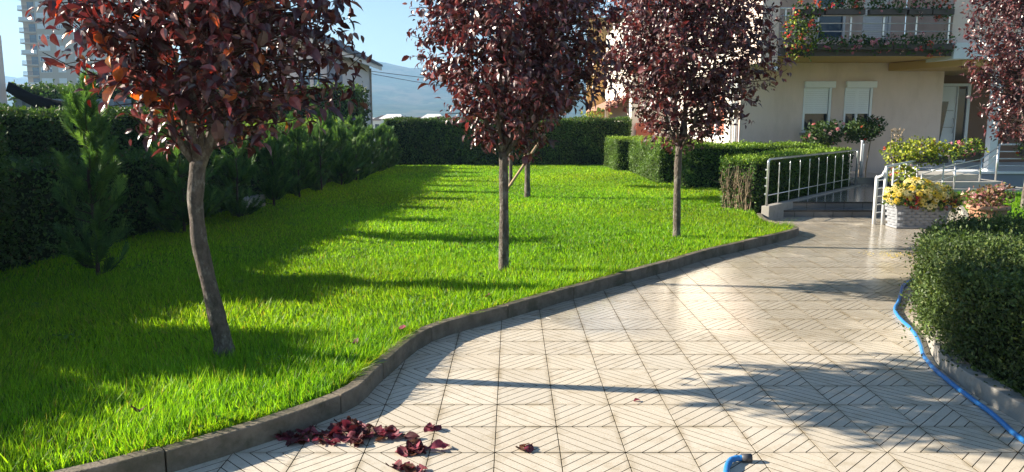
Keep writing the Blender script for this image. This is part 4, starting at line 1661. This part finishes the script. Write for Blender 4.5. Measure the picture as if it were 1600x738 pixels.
# balcony geraniums: boxes on the rail and boxes at the slab
for i, (x0, x1, z, rz, lab, fl) in enumerate((
        (6.10, 6.75, 3.98, 0.20, 'red geraniums hanging from the left end of the balcony rail', RED),
        (6.80, 7.65, 4.08, 0.17, 'geranium box with red blooms on the balcony rail below the upper window', RED),
        (7.75, 8.55, 4.07, 0.15, 'geranium box on the balcony rail over the shuttered balcony door', PINK),
        (8.60, 9.10, 4.05, 0.24, 'pink geranium box on the balcony rail right of the shuttered door', PINK),
        (9.12, 9.58, 4.02, 0.28, 'red and pink geranium box at the right end of the balcony rail', RED))):
    ro = thing('geranium_box', lab, 'flower box', ((x0 + x1) / 2, BY - 0.08, 3.9), 'flower boxes on the balcony')
    bed(ro, x0, x1, BY - 0.18, BY - 0.035, 3.86, 3.98)
    n_ = max(1, int((x1 - x0) / 0.3))
    mound(ro, [(x0 + (k + 0.5) * (x1 - x0) / n_, BY - 0.10, z - 0.02 + 0.03 * math.sin(k * 2 + i), 0.20, 0.14, rz * 0.85, 150) for k in range(n_)], 0.055, GER, 300 + i,
          [('blossoms', 13, fl, 0.055, 4)], droop=0.2)
for i, (x0, x1, z, rz, n_, lab, fl) in enumerate((
        (6.0, 6.62, 3.42, 0.46, 2, 'large sunlit geranium cascading over the left end of the balcony slab', RED),
        (6.65, 7.5, 3.26, 0.16, 3, 'low geraniums along the balcony foot right of the large cascade', PINK),
        (7.52, 8.3, 3.25, 0.16, 3, 'low geraniums along the balcony foot left of the shuttered door', PINK),
        (8.32, 9.0, 3.27, 0.19, 3, 'pink geraniums at the balcony foot under the shuttered door', PINK),
        (9.02, 9.6, 3.25, 0.24, 2, 'red geraniums trailing from the right end of the balcony foot', RED))):
    ro = thing('geranium_box', lab, 'flower box', ((x0 + x1) / 2, BY - 0.1, 3.1), 'flower boxes on the balcony')
    bed(ro, x0, x1, BY - 0.19, BY - 0.04, 3.12, 3.24)
    mound(ro, [(x0 + (k + 0.5) * (x1 - x0) / n_, BY - 0.13, z + 0.04 * math.sin(k * 2.4 + i), 0.23, 0.17, rz, 560 if i == 0 else 120) for k in range(n_)], 0.055, GER if i else LIMEY[1:] + GER[:2], 320 + i,
          [('blossoms', 20 if i == 0 else 9, fl, 0.055, 4), ('pale_blossoms', 4, PINK, 0.05, 4)], droop=0.35)

# roses in front of the windows
ROSE = [((0.035, 0.07, 0.022), 5), ((0.05, 0.09, 0.024), 4), ((0.09, 0.13, 0.03), 1)]
for i, (x, z, rx, rz, lab, stems, fl) in enumerate(((7.48, 1.22, 0.34, 0.34, 'pink rose bush below the left shuttered window', [(7.5, 0.05), (7.65, 0.0)], PINK),
                                                    (8.45, 1.36, 0.40, 0.28, 'standard rose with few blooms below the right shuttered window', [(8.42, 0.0), (8.58, 0.1)], PINK))):
    ro = thing('rose_bush', lab, 'rose bush', (x, 18.75, 0.05))
    for (sx, dx) in stems:
        mb_ = MB()
        tube(mb_, [(sx, 18.75, 0.03 if i == 0 else 0.30), (sx + 0.02, 18.75, 0.6), (sx + dx, 18.75, z)], [0.018, 0.016, 0.012], 7)
        mb_.build('stem', 'pale_twig' if i else 'twig', ro, smooth=True)
    mound(ro, [(x, 18.75, z, rx, 0.35, rz, 900), (x + 0.25, 18.7, z + 0.1, rx * 0.6, 0.3, rz * 0.8, 350), (x - 0.25, 18.7, z - 0.05, rx * 0.6, 0.3, rz * 0.9, 350)], 0.06, ROSE, 340 + i,
          [('blossoms', 20 if i == 0 else 9, PINK if i == 0 else RED, 0.085, 1)], bloom=MUM)
mb_ = MB()
fp = thing('white_post', 'two slim white posts standing by the upper step below the rose', 'post', (8.42, 17.9, 0.345))
for (x, y, h) in ((8.05, 17.85, 1.14), (8.22, 18.15, 1.05)):
    mb_ = MB()
    tube(mb_, [(x, y, 0.345), (x, y, h - 0.04), (x, y, h)], [0.025, 0.025, 0.035], 8)
    mb_.build('post', 'white_paint', fp, smooth=True)

# grey basket-weave trough with yellow and red chrysanthemums
TRX0, TRX1, TRY0, TRY1 = 5.72, 6.52, 11.40, 11.72
tr = thing('flower_trough', 'grey basket-weave stone trough holding the yellow flowers', 'planter', (6.1, 11.55, 0.0))
mb_ = MB()
mb_.add([(TRX0 + 0.04, TRY0 + 0.03, 0.0), (TRX1 - 0.04, TRY0 + 0.03, 0.0), (TRX1 - 0.04, TRY1 - 0.03, 0.0), (TRX0 + 0.04, TRY1 - 0.03, 0.0),
         (TRX0, TRY0, 0.31), (TRX1, TRY0, 0.31), (TRX1, TRY1, 0.31), (TRX0, TRY1, 0.31)], BOXF)
mb_.build('body', 'planter_grey', tr, bevel=0.01)
mb_ = MB()
for (x0, x1, y0, y1) in ((TRX0 - 0.02, TRX1 + 0.02, TRY0 - 0.02, TRY0 + 0.03), (TRX0 - 0.02, TRX1 + 0.02, TRY1 - 0.03, TRY1 + 0.02), (TRX0 - 0.02, TRX0 + 0.03, TRY0 + 0.031, TRY1 - 0.031), (TRX1 - 0.03, TRX1 + 0.02, TRY0 + 0.031, TRY1 - 0.031)):
    box(mb_, x0, x1, y0, y1, 0.302, 0.35)
mb_.build('rim', 'planter_grey', tr, bevel=0.01)
mb_ = MB()
box(mb_, TRX0 + 0.01, TRX1 - 0.01, TRY0 - 0.012, TRY1 + 0.01, 0.0, 0.035)
mb_.build('foot', 'planter_grey', tr, bevel=0.008)
wv = MB()
hw = 0.072
th_ = np.linspace(-1, 1, 5)
v = [(t_ * hw, -0.030 * math.cos(t_ * 1.5), z) for z in (-0.019, 0.019) for t_ in th_]
v += [(t_ * hw, -0.030 * math.cos(t_ * 1.5) + 0.012, z) for z in (-0.019, 0.019) for t_ in th_]
f = []
for k in range(4):
    f += [(k, k + 1, 6 + k, 5 + k), (5 + k, 6 + k, 16 + k, 15 + k), (k + 1, k, 10 + k, 11 + k)]
wv.add(v, f)
wme = wv.mesh('weave', 'planter_grey', smooth=False)
for r in range(6):
    z = 0.06 + r * 0.043
    yy = TRY0 + 0.03 - 0.03 * z / 0.31
    for c in range(6):
        x = TRX0 + 0.045 + hw + (c * 2 * hw * 0.93) + (hw * 0.9 if r % 2 else 0) - 0.02
        if x + hw > TRX1 - 0.0:
            continue
        o = bpy.data.objects.new('weave_strip', wme)
        COL.objects.link(o)
        o.parent = tr
        o.location = np.array((x, yy + 0.002, z)) - wloc(tr)
    for c in range(2):
        o = bpy.data.objects.new('weave_strip', wme)
        COL.objects.link(o)
        o.parent = tr
        o.location = np.array((TRX0 + 0.04 - 0.04 * z / 0.31 + 0.002, TRY0 + 0.10 + c * 0.14 + (0.05 if r % 2 else 0), z)) - wloc(tr)
        o.rotation_euler = (0, 0, -math.pi / 2)
YEL = [((0.66, 0.52, 0.09), 4), ((0.70, 0.60, 0.20), 3), ((0.62, 0.46, 0.05), 2), ((0.72, 0.66, 0.36), 1)]
cm = thing('chrysanthemum', 'yellow chrysanthemums spilling over the grey basket-weave trough', 'flowers', (6.1, 11.55, 0.33))
YB = [(5.78, 11.5, 0.47, 0.20, 0.2, 0.17, 260), (6.06, 11.52, 0.52, 0.26, 0.22, 0.21, 330), (6.32, 11.5, 0.48, 0.25, 0.2, 0.17, 300), (6.22, 11.40, 0.36, 0.18, 0.1, 0.10, 150), (6.62, 11.5, 0.40, 0.14, 0.12, 0.12, 120)]
mound(cm, YB, 0.05, [((0.07, 0.12, 0.02), 3), ((0.12, 0.16, 0.03), 2)], 350)
mms = []
for c in YEL:
    q = MB()
    q.add(MUM[0], [tuple(r) for fa in MUM[1] for r in fa], c[0])
    mms.append(q.mesh('blossom', 'petal', col=True))
rg = np.random.default_rng(77)
cnt = 0
while cnt < 240:
    x, y, z, rx, ry, rz, n_ = YB[rg.choice(5, p=(0.22, 0.30, 0.27, 0.12, 0.09))]
    u = rdir(1, rg)[0]
    if u[1] > 0.4 or u[2] < -0.45:
        continue
    p_ = np.array((x, y, z)) + u * np.array((rx, ry, rz)) * rg.uniform(1.0, 1.12)
    o = bpy.data.objects.new('blossom', mms[rg.integers(0, 4)])
    COL.objects.link(o)
    o.parent = cm
    o.location = p_ - wloc(cm)
    o.rotation_euler = Vector(u + np.array((0, -0.15, 0.25))).to_track_quat('Z', 'Y').to_euler()
    s = rg.uniform(0.075, 0.115)
    o.scale = (s, s, s)
    cnt += 1
DRED = [((0.22, 0.025, 0.03), 3), ((0.30, 0.04, 0.04), 2)]
for (x, lab) in ((5.93, 'small dark red chrysanthemum at the left front of the trough'), (6.45, 'dark red chrysanthemum at the right front of the trough')):
    ro = thing('red_chrysanthemum', lab, 'flowers', (x, 11.4, 0.33))
    mound(ro, [(x, 11.36, 0.40, 0.10 if x < 6.2 else 0.15, 0.09, 0.085, 110)], 0.035, ROSE, 360 + int(x * 10), [('blossoms', 30, DRED, 0.05, 1)], bloom=MUM)

# terracotta pot
PX, PY = 6.55, 10.55
pt = thing('terracotta_pot', 'terracotta pot with pale pink flowers behind the bush', 'flower pot', (PX, PY, 0.06))
mb_ = MB()
lathe(mb_, (PX, PY, 0.06), [(0.0, 0.0), (0.15, 0.0), (0.165, 0.02), (0.19, 0.16), (0.225, 0.31), (0.235, 0.325), (0.262, 0.33), (0.268, 0.345), (0.262, 0.385), (0.245, 0.39), (0.232, 0.37), (0.225, 0.33), (0.0, 0.33)], 32)
mb_.build('pot', 'terracotta', pt, smooth=True)
for k in range(10):
    a_ = 2 * math.pi * k / 10
    mb_ = MB()
    tube(mb_, [(PX + 0.17 * math.cos(a_), PY + 0.17 * math.sin(a_), 0.10), (PX + 0.192 * math.cos(a_ + 0.1), PY + 0.192 * math.sin(a_ + 0.1), 0.20), (PX + 0.222 * math.cos(a_), PY + 0.222 * math.sin(a_), 0.36)], [0.012, 0.018, 0.012], 6)
    mb_.build('rib', 'terracotta', pt, smooth=True)
pf = thing('pink_flowers', 'pale pink and cream flowers filling the terracotta pot', 'flowers', (PX, PY, 0.40))
mound(pf, [(PX - 0.06, PY, 0.53, 0.23, 0.2, 0.17, 420), (PX + 0.14, PY, 0.56, 0.16, 0.16, 0.17, 260)], 0.045, [((0.12, 0.12, 0.04), 3), ((0.22, 0.10, 0.07), 2), ((0.30, 0.16, 0.10), 2)], 370,
      [('blossoms', 55, [((0.62, 0.36, 0.34), 3), ((0.70, 0.58, 0.45), 3), ((0.5, 0.16, 0.2), 2)], 0.045, 2)])

# flower boxes on the porch rails
for i, (x, y, z, blobs, lab, fl) in enumerate((
        (8.05, 15.45, 0.82, [(7.75, 15.45, 0.92, 0.32, 0.28, 0.26, 520), (8.15, 15.45, 0.98, 0.34, 0.28, 0.26, 560), (8.5, 15.5, 0.94, 0.26, 0.25, 0.22, 380)], 'yellow-green leafy flower box on the landing rail', RED),
        (9.35, 16.05, 0.94, [(9.2, 16.05, 0.96, 0.22, 0.2, 0.18, 260), (9.5, 16.08, 1.02, 0.26, 0.2, 0.20, 320)], 'leafy flower box with mauve blooms on the porch handrail', PINK),
        (7.1, 14.1, 0.66, [(7.08, 14.0, 0.60, 0.24, 0.24, 0.17, 320)], 'low yellow-green plant above the trough, left of the porch steps', RED),
        (12.0, 17.3, 0.98, [(11.55, 17.3, 0.98, 0.30, 0.2, 0.20, 300), (11.75, 17.28, 0.75, 0.12, 0.12, 0.22, 120)], 'trailing flower box on the porch railing right of the column', RED))):
    ro = thing('flower_box', lab, 'flower box', (x, y, z - 0.1), 'flower boxes on the porch rails')
    bx0 = blobs[0][0] - 0.18
    bx1 = (blobs[-1][0] if i != 3 else blobs[0][0]) + 0.18
    bed(ro, bx0, bx1, blobs[0][1] - 0.07, blobs[0][1] + 0.09, blobs[0][2] - 0.16, blobs[0][2] - 0.03)
    if i in (0, 2):
        for xx in (bx0 + 0.05, bx1 - 0.05):
            mb_ = MB()
            bar(mb_, (xx, blobs[0][1], 0.05), (xx, blobs[0][1], blobs[0][2] - 0.1), 0.015)
            mb_.build('support', 'white_paint', ro)
    mound(ro, blobs, 0.055, LIMEY if i in (0, 2) else LIMEY[1:] + GER[:2], 380 + i, [('blossoms', 8, fl, 0.05, 4), ('pale_blossoms', 4, PINK, 0.05, 3)])
# a few tall dry stems in the landing box
ds = MB()
rg = np.random.default_rng(5)
for k in range(5):
    x = 7.55 + 0.05 * k
    tube(ds, [(x, 15.5, 0.9), (x + 0.03, 15.5, 1.2), (x + rg.normal(0.03, 0.03), 15.5, 1.42)], [0.006, 0.005, 0.003], 5)
    for j in range(10):
        z = rg.uniform(1.12, 1.42)
        tube(ds, [(x + 0.03, 15.5, z), (x + 0.03 + rg.normal(0, 0.04), 15.5 + rg.normal(0, 0.04), z + 0.04)], [0.008, 0.004], 4)
tag(ds.build('dry_stems', 'pale_twig'), 'dry flower stems sticking up above the landing flower box', 'stems')

# ------------------------------------------------------------------ hose
def smooth_line(P, n):
    P = np.array(P, dtype=float)
    Pp = np.vstack([2 * P[0] - P[1], P, 2 * P[-1] - P[-2]])
    out = []
    for i in range(1, len(Pp) - 2):
        for t_ in np.linspace(0, 1, n, endpoint=False):
            a_, b2, c_, d_ = Pp[i - 1], Pp[i], Pp[i + 1], Pp[i + 2]
            out.append(0.5 * ((2 * b2) + (-a_ + c_) * t_ + (2 * a_ - 5 * b2 + 4 * c_ - d_) * t_ ** 2 + (-a_ + 3 * b2 - 3 * c_ + d_) * t_ ** 3))
    out.append(P[-1])
    return np.array(out)


hp = [(4.9, 8.05), (4.5, 7.9), (4.21, 7.742), (3.85, 7.40), (3.60, 6.98), (3.42, 6.66), (3.24, 6.36), (3.13, 6.04), (3.07, 5.77), (2.99, 5.52), (2.90, 5.29), (2.80, 5.06), (2.715, 4.75), (2.655, 4.35), (2.62, 4.02), (2.57, 3.76), (2.52, 3.42), (2.4, 2.9), (2.1, 2.3), (1.4, 1.9), (0.9, 2.2), (0.90, 2.8), (0.93, 3.12), (0.975, 3.31), (1.02, 3.42), (1.06, 3.455), (1.10, 3.46)]
pl = smooth_line(hp, 6)
pl = np.column_stack([pl, 0.0150 + 0.002 * np.sin(np.arange(len(pl)) * 0.7) ** 2])
ho = thing('garden_hose', 'blue garden hose snaking along the bush and across the paving', 'hose', (2.7, 4.8, 0.0))
mb_ = MB()
tube(mb_, pl, 0.0145, 12)
mb_.build('tube', 'hose_blue', ho, smooth=True)
e = pl[-1]
mb_ = MB()
tube(mb_, [e - (0.012, 0, 0), e + (0.035, 0, 0)], 0.021, 12)
mb_.build('end_fitting', 'dark_metal', ho, smooth=True)

# ------------------------------------------------------------------ fallen leaves
FALL = [((0.15, 0.025, 0.042), 4), ((0.23, 0.045, 0.07), 3), ((0.07, 0.014, 0.018), 3), ((0.26, 0.07, 0.085), 1.2), ((0.10, 0.04, 0.02), 0.8)]


def curled(seed, col):
    """a fallen leaf: a finer blade, curled and crumpled"""
    rg_ = np.random.default_rng(seed)
    v, f = [], []
    nu, nv = 7, 5
    k1, k2, k3 = rg_.uniform(-2.2, 2.2), rg_.uniform(-1.0, 2.4), rg_.uniform(0, 6)
    for i in range(nu):
        t_ = i / (nu - 1)
        w_ = 0.33 * math.sin(math.pi * (0.04 + 0.94 * t_) ** 0.85) ** 0.9 + 0.004
        for j in range(nv):
            s = (j / (nv - 1) * 2 - 1)
            x = s * w_
            z = k1 * x * x * 0.9 + k2 * (t_ - 0.5) ** 2 * 0.5 + 0.035 * math.sin(7 * t_ + k3 + 3 * s) + rg_.normal(0, 0.012) + 0.05 * abs(s)
            v.append((x, t_ - 0.5, z))
    for i in range(nu - 1):
        for j in range(nv - 1):
            f.append((i * nv + j, i * nv + j + 1, (i + 1) * nv + j + 1, (i + 1) * nv + j))
    v = np.array(v)
    v[:, 2] -= v[:, 2].min()
    q = MB()
    q.add(v, f, col)
    return q.mesh('leaf', 'dry_leaf', smooth=True, col=True)


FM = [curled(900 + i, FALL[i % 5][0]) for i in range(15)]
rg = np.random.default_rng(31)


def put_leaf(parent, p_, size, name='leaf', tilt=0.35, var=None):
    o = bpy.data.objects.new(name, FM[rg.integers(0, 15) if var is None else var])
    COL.objects.link(o)
    if parent is not None:
        o.parent = parent
    o.location = np.array(p_) - wloc(parent)
    o.rotation_euler = (rg.normal(0, tilt), rg.normal(0, tilt), rg.uniform(0, 6.28))
    o.scale = (size, size, size)
    return o


def heap(label, c, pts):
    ro = thing('leaf_heap', label, 'leaves', (c[0], c[1], 0), 'heaps of fallen plum leaves on the paving')
    for (x, y, sx, sy, n_, hz_) in pts:
        for k in range(n_):
            dx, dy = rg.normal(0, 1), rg.normal(0, 1)
            rr = math.hypot(dx, dy)
            put_leaf(ro, (x + dx * sx, y + dy * sy, 0.001 + hz_ * max(0, 1 - rr / 1.9) * rg.uniform(0.2, 1)), rg.uniform(0.055, 0.088), tilt=0.5 if hz_ > 0.02 else 0.22)


heap('largest heap of crumpled purple leaves on the paving beside the kerb', (-0.9, 3.75), [(-0.84, 3.83, 0.055, 0.05, 42, 0.04), (-0.70, 3.74, 0.08, 0.04, 26, 0.02), (-0.98, 3.73, 0.09, 0.035, 28, 0.015), (-0.86, 3.66, 0.09, 0.04, 10, 0.006), (-1.13, 3.71, 0.06, 0.03, 6, 0.006), (-0.8, 3.7, 0.20, 0.10, 6, 0.0)])
heap('small flat row of reddish leaves right of the largest heap', (-0.46, 3.6), [(-0.50, 3.58, 0.035, 0.02, 8, 0.012), (-0.42, 3.60, 0.05, 0.018, 9, 0.01)])
heap('few pinkish leaves at the bottom edge below the leaf heap', (-0.5, 3.38), [(-0.50, 3.375, 0.04, 0.02, 8, 0.01)])
heap('two or three dark red leaves lying alone on the sunlit paving', (0.07, 3.6), [(0.06, 3.605, 0.03, 0.012, 4, 0.008)])
heap('tiny pair of dark and yellowish leaves on the paving above the small row', (-0.475, 3.84), [(-0.47, 3.84, 0.03, 0.014, 3, 0.006)])
tag(put_leaf(None, (0.72, 4.25, 0.001), 0.04, 'fallen_leaf', 0.1), 'tiny reddish leaf alone near the tree shadow on the paving', 'leaf')
for i, (x, y, lab) in enumerate(((-1.05, 4.95, 'dry pinkish leaf lying in the grass by the kerb bend'), (-0.78, 5.35, 'brown leaf lying in the grass at the kerb joint'),
                                 (-0.2, 6.35, 'brown leaf lying at the grass edge on the kerb'), (-1.9, 3.75, 'brown leaf lying low in the near grass'))):
    tag(put_leaf(None, (x, y, ZL + 0.05), 0.075, 'fallen_leaf', 0.3), lab, 'leaf', 'single fallen leaves in the grass')
# yellow petals dropped near the trough
yp = MB()
k = 110
pos = np.column_stack([rg.normal(4.75, 0.28, k), rg.normal(9.15, 0.10, k), np.full(k, 0.004)])
scatter(yp, SMALL, pos, frames(np.column_stack([rg.normal(size=(k, 2)), np.zeros(k)]), np.repeat([[0, 0, 1.0]], k, 0)), np.full(k, 0.032), jitter_cols(YEL, k, 0.1, rg))
tag(yp.build('fallen_petals', 'petal', col=True), 'yellow petals dropped on the wet paving by the bush', 'petals', kind='stuff')

# ------------------------------------------------------------------ background: white house, fence, tower, far houses, cables
wh = thing('white_house', 'white gabled house with a dark roof edge behind the tall hedge', 'house', (-10.6, 40, -1))
mb_ = MB()
prism_y(mb_, [(-12.6, -4.0), (-8.68, -4.0), (-8.68, 4.9), (-10.64, 6.0), (-12.6, 4.9)], 30.0, 48.0)
mb_.build('wall', 'plaster_lilac', wh)
mb_ = MB()
box(mb_, -8.678, -8.60, 36.9, 39.9, -4.0, 4.75)
mb_.build('panel', 'panel_blue', wh)
for (y0, y1) in ((32.0, 33.6), (34.4, 35.6)):
    mb_ = MB()
    box(mb_, -8.678, -8.64, y0, y1, 2.2, 3.7)
    mb_.build('window', 'pane_blue', wh)
mb_ = MB()
tube(mb_, [(-8.58, 47.7, -3.8), (-8.58, 47.7, 4.7)], 0.06, 8)
mb_.build('downpipe', 'concrete', wh)
for s_ in (-1, 1):
    mb_ = MB()
    xe, xr = -10.64 + s_ * 2.6, -10.64
    ze, zr = 4.62, 6.05
    q = [(xe, ze), (xe, ze + 0.22), (xr, zr + 0.24), (xr, zr)]
    if s_ < 0:
        q = q[::-1]
    prism_y(mb_, q, 29.4, 48.6)
    ro = mb_.build('roof', 'far_white', wh)
    mb_ = MB()
    q = [(xe + s_ * 0.05, ze + 0.223), (xe + s_ * 0.05, ze + 0.36), (xr, zr + 0.38), (xr, zr + 0.243)]
    if s_ < 0:
        q = q[::-1]
    prism_y(mb_, q, 29.3, 48.7)
    mb_.build('covering', 'roof_dark', ro)

# neighbour's fence on the far left: post, corrugated sheets, sagging black net
fe = thing('sheet_fence', 'grey-blue corrugated sheet fence with a post at the left edge', 'fence', (-9, 14, 0))
mb_ = MB()
box(mb_, -9.45, -9.12, 13.95, 14.15, -0.05, 3.1)
mb_.build('post', 'plaster_lilac', fe, bevel=0.01)
mb_ = MB()
nn_ = 90
xx = np.linspace(-9.02, -6.9, nn_)
yy = 14.2 + 0.03 * np.sign(np.sin(np.arange(nn_) * 0.9))
v = np.concatenate([np.column_stack([xx, yy, np.full(nn_, -0.05)]), np.column_stack([xx, yy, 1.98 - 0.0 * xx])])
v = np.concatenate([v, v + np.array((0, 0.02, 0))])
f = [(i, i + 1, nn_ + i + 1, nn_ + i) for i in range(nn_ - 1)] + [(2 * nn_ + i + 1, 2 * nn_ + i, 3 * nn_ + i, 3 * nn_ + i + 1) for i in range(nn_ - 1)]
mb_.add(v, f)
mb_.build('sheet', 'corrugated', fe)
mb_ = MB()
xs_ = np.linspace(-9.02, -7.2, 24)
top = 1.78 + 0.50 * np.exp(-(xs_ + 9.02) * 1.3)
bot = top - 0.17 - 0.05 * np.sin((xs_ + 9) * 3)
v = np.concatenate([np.column_stack([xs_, 14.05 + 0.04 * np.sin(xs_ * 9), top]), np.column_stack([xs_, 13.98 + 0.04 * np.sin(xs_ * 7), bot])])
v = np.concatenate([v, v + np.array((0, 0.05, 0))])
f = [(i + 24, i + 25, i + 1, i) for i in range(23)] + [(48 + i, 48 + i + 1, 48 + i + 25, 48 + i + 24) for i in range(23)] + [(i, i + 1, 48 + i + 1, 48 + i) for i in range(23)] + [(24 + i + 1, 24 + i, 72 + i, 72 + i + 1) for i in range(23)]
mb_.add(v, f)
tag(mb_.build('shade_net', 'net_black', smooth=True), 'black shade net sagging from the post over the corrugated fence', 'net')

# apartment tower
tw = thing('apartment_tower', 'tall beige apartment tower with balconies in the left distance', 'building', (-120, 232, -4))
TX, TY_ = -139.3, 225.0
mb_ = MB()
box(mb_, TX + 4.2, -108.0, TY_, TY_ + 16, -4.5, 46)
mb_.build('wall', 'tower_wall', tw)
mb_ = MB()
box(mb_, TX, TX + 4.19, TY_ + 1.2, TY_ + 16, -4.5, 46)
mb_.build('balcony_wall', 'tower_wall', tw)
FLH = 3.03
rg = np.random.default_rng(9)
for k in range(14):
    z0 = -1.2 + k * FLH
    sl = MB()
    box(sl, TX - 0.3, TX + 4.25, TY_ - 0.45, TY_ + 1.19, z0 + 0.001, z0 + 0.32)
    so = sl.build('balcony', 'tower_slab', tw)
    rl_ = MB()
    if k % 3 == 1:
        box(rl_, TX - 0.2, TX + 4.1, TY_ - 0.4, TY_ - 0.33, z0 + 0.33, z0 + 1.35)
        rl_.build('railing', 'tower_shutter', so)
    else:
        for q in range(15):
            box(rl_, TX - 0.2 + q * 0.3, TX - 0.1 + q * 0.3, TY_ - 0.4, TY_ - 0.33, z0 + 0.33, z0 + 1.3)
        box(rl_, TX - 0.2, TX + 4.1, TY_ - 0.42, TY_ - 0.31, z0 + 1.301, z0 + 1.4)
        rl_.build('railing', 'dark_metal', so)
    pn = MB()
    box(pn, TX + 1.6, TX + 3.7, TY_ + 1.1, TY_ + 1.195, z0 + 0.33, z0 + 2.6)
    pn.build('glass_door', 'pane_blue', so)
    for (x0, wd) in ((-134.6, 3.2), (-129.6, 2.2), (-124.6, 3.2), (-119.4, 2.2), (-114, 3.2)):
        wm = MB()
        box(wm, x0, x0 + wd, TY_ - 0.06, TY_ - 0.002, z0 + 1.15, z0 + 2.55)
        wo = wm.build('window', 'tower_shutter', tw)
        if rg.uniform() < 0.45:
            gm = MB()
            for q in range(4):
                box(gm, x0 + 0.2 + q * wd / 4, x0 + wd / 4 - 0.05 + q * wd / 4, TY_ - 0.09, TY_ - 0.065, z0 + 1.25, z0 + 1.25 + rg.uniform(0.5, 1.2))
            gm.build('pane', 'pane_blue', wo)
mb_ = MB()
box(mb_, TX + 0.4, -107.4, TY_ - 0.6, TY_ + 16.4, 46.001, 46.8)
mb_.build('roof', 'tower_slab', tw)

# far low houses over the hedge
rg = np.random.default_rng(14)
words = ('first', 'second', 'third', 'fourth', 'fifth', 'sixth', 'seventh', 'eighth', 'ninth', 'tenth', 'eleventh')
for i, (x, y, w_, h_, fl) in enumerate(((-34, 190, 8, 4.9, 0), (-29.5, 178, 6, 5.2, 1), (-25.5, 165, 4.5, 5.6, 0), (-20.5, 172, 5.2, 5.0, 1), (-16.4, 160, 4.2, 5.6, 0), (-12.2, 168, 4.4, 5.2, 1), (-8.6, 158, 4, 5.6, 1), (-5.0, 163, 4, 5.3, 0), (-1.2, 160, 4, 5.5, 1))):
    ro = thing('far_house', 'small pale house far beyond the hedge, ' + words[i] + ' from the left', 'house', (x, y, -3.7), 'far houses over the hedge')
    zt = -3.7 + h_
    mb_ = MB()
    box(mb_, x - w_ / 2, x + w_ / 2, y, y + 7, -4.2, zt)
    mb_.build('wall', 'far_white', ro)
    mb_ = MB()
    if fl:
        prism_y(mb_, [(x - w_ / 2 - 0.4, zt + 0.002), (x + w_ / 2 + 0.4, zt + 0.002), (x, zt + w_ * 0.2)], y - 0.4, y + 7.4)
        mb_.build('roof', 'far_roof', ro)
    else:
        mb_.add([(x - w_ / 2 - 0.4, y - 0.5, zt + 0.002), (x + w_ / 2 + 0.4, y - 0.5, zt + 0.002), (x + w_ / 2 + 0.4, y + 7.4, zt + 0.002), (x - w_ / 2 - 0.4, y + 7.4, zt + 0.002), (x - w_ / 2 + 0.8, y + 3.5, zt + 1.0), (x + w_ / 2 - 0.8, y + 3.5, zt + 1.0)],
                [(0, 1, 5, 4), (1, 2, 5), (2, 3, 4, 5), (3, 0, 4), (3, 2, 1, 0)])
        mb_.build('roof', 'far_white', ro)
    mb_ = MB()
    for q in range(2):
        box(mb_, x - w_ * 0.3 + q * w_ * 0.36, x - w_ * 0.3 + q * w_ * 0.36 + 1.0, y - 0.05, y - 0.002, zt - 1.9, zt - 0.8)
    mb_.build('window', 'pane_dark', ro)
# overhead cables
for i, (x0, y0, z0, x1, y1, z1, lab) in enumerate(((-8.6, 47.9, 4.55, 3, 66, 4.6, 'upper overhead cable running right from the white house'), (-8.6, 47.9, 4.40, 3, 60, 3.4, 'lower overhead cable running right from the white house'),
                                                   (-60, 72, 6.2, -12.7, 47, 4.2, 'overhead cable crossing in front of the apartment tower'))):
    tt = np.linspace(0, 1, 24)
    P = np.column_stack([x0 + (x1 - x0) * tt, y0 + (y1 - y0) * tt, z0 + (z1 - z0) * tt - 0.7 * np.sin(tt * math.pi) * (i == 2) - 0.25 * np.sin(tt * math.pi)])
    mb_ = MB()
    tube(mb_, P, 0.018, 5)
    tag(mb_.build('overhead_cable', 'dark_metal'), lab, 'cable', 'overhead cables')

# shrub seen behind the far hedge at the lean-to
ro = thing('shrub', 'light green shrub showing above the far hedge beside the lean-to roof', 'shrub', (3.0, 28.3, 0))
mound(ro, [(2.9, 28.2, 1.1, 0.7, 0.6, 0.85, 900)], 0.09, LIMEY[1:] + GER[:1], 395)
mb_ = MB()
tube(mb_, [(2.9, 28.2, -0.05), (2.9, 28.2, 1.0)], [0.03, 0.02], 6)
mb_.build('stem', 'twig', ro)

# ------------------------------------------------------------------ air
m, nt, b = new_mat('haze_air')
nt.nodes.remove(b)
pv = N(nt, 'ShaderNodeVolumePrincipled')
pv.inputs['Color'].default_value = (0.36, 0.64, 1.0, 1)
pv.inputs['Density'].default_value = 0.00046
pv.inputs['Anisotropy'].default_value = 0.2
nt.links.new(pv.outputs[0], nt.nodes['Material Output'].inputs['Volume'])
mb_ = MB()
box(mb_, -5200, 5200, -300, 5000, -6.5, 175)
hzo = mb_.build('haze', 'haze_air')
tag(hzo, 'thin bluish air between the garden and the distant hills', None, kind='stuff')
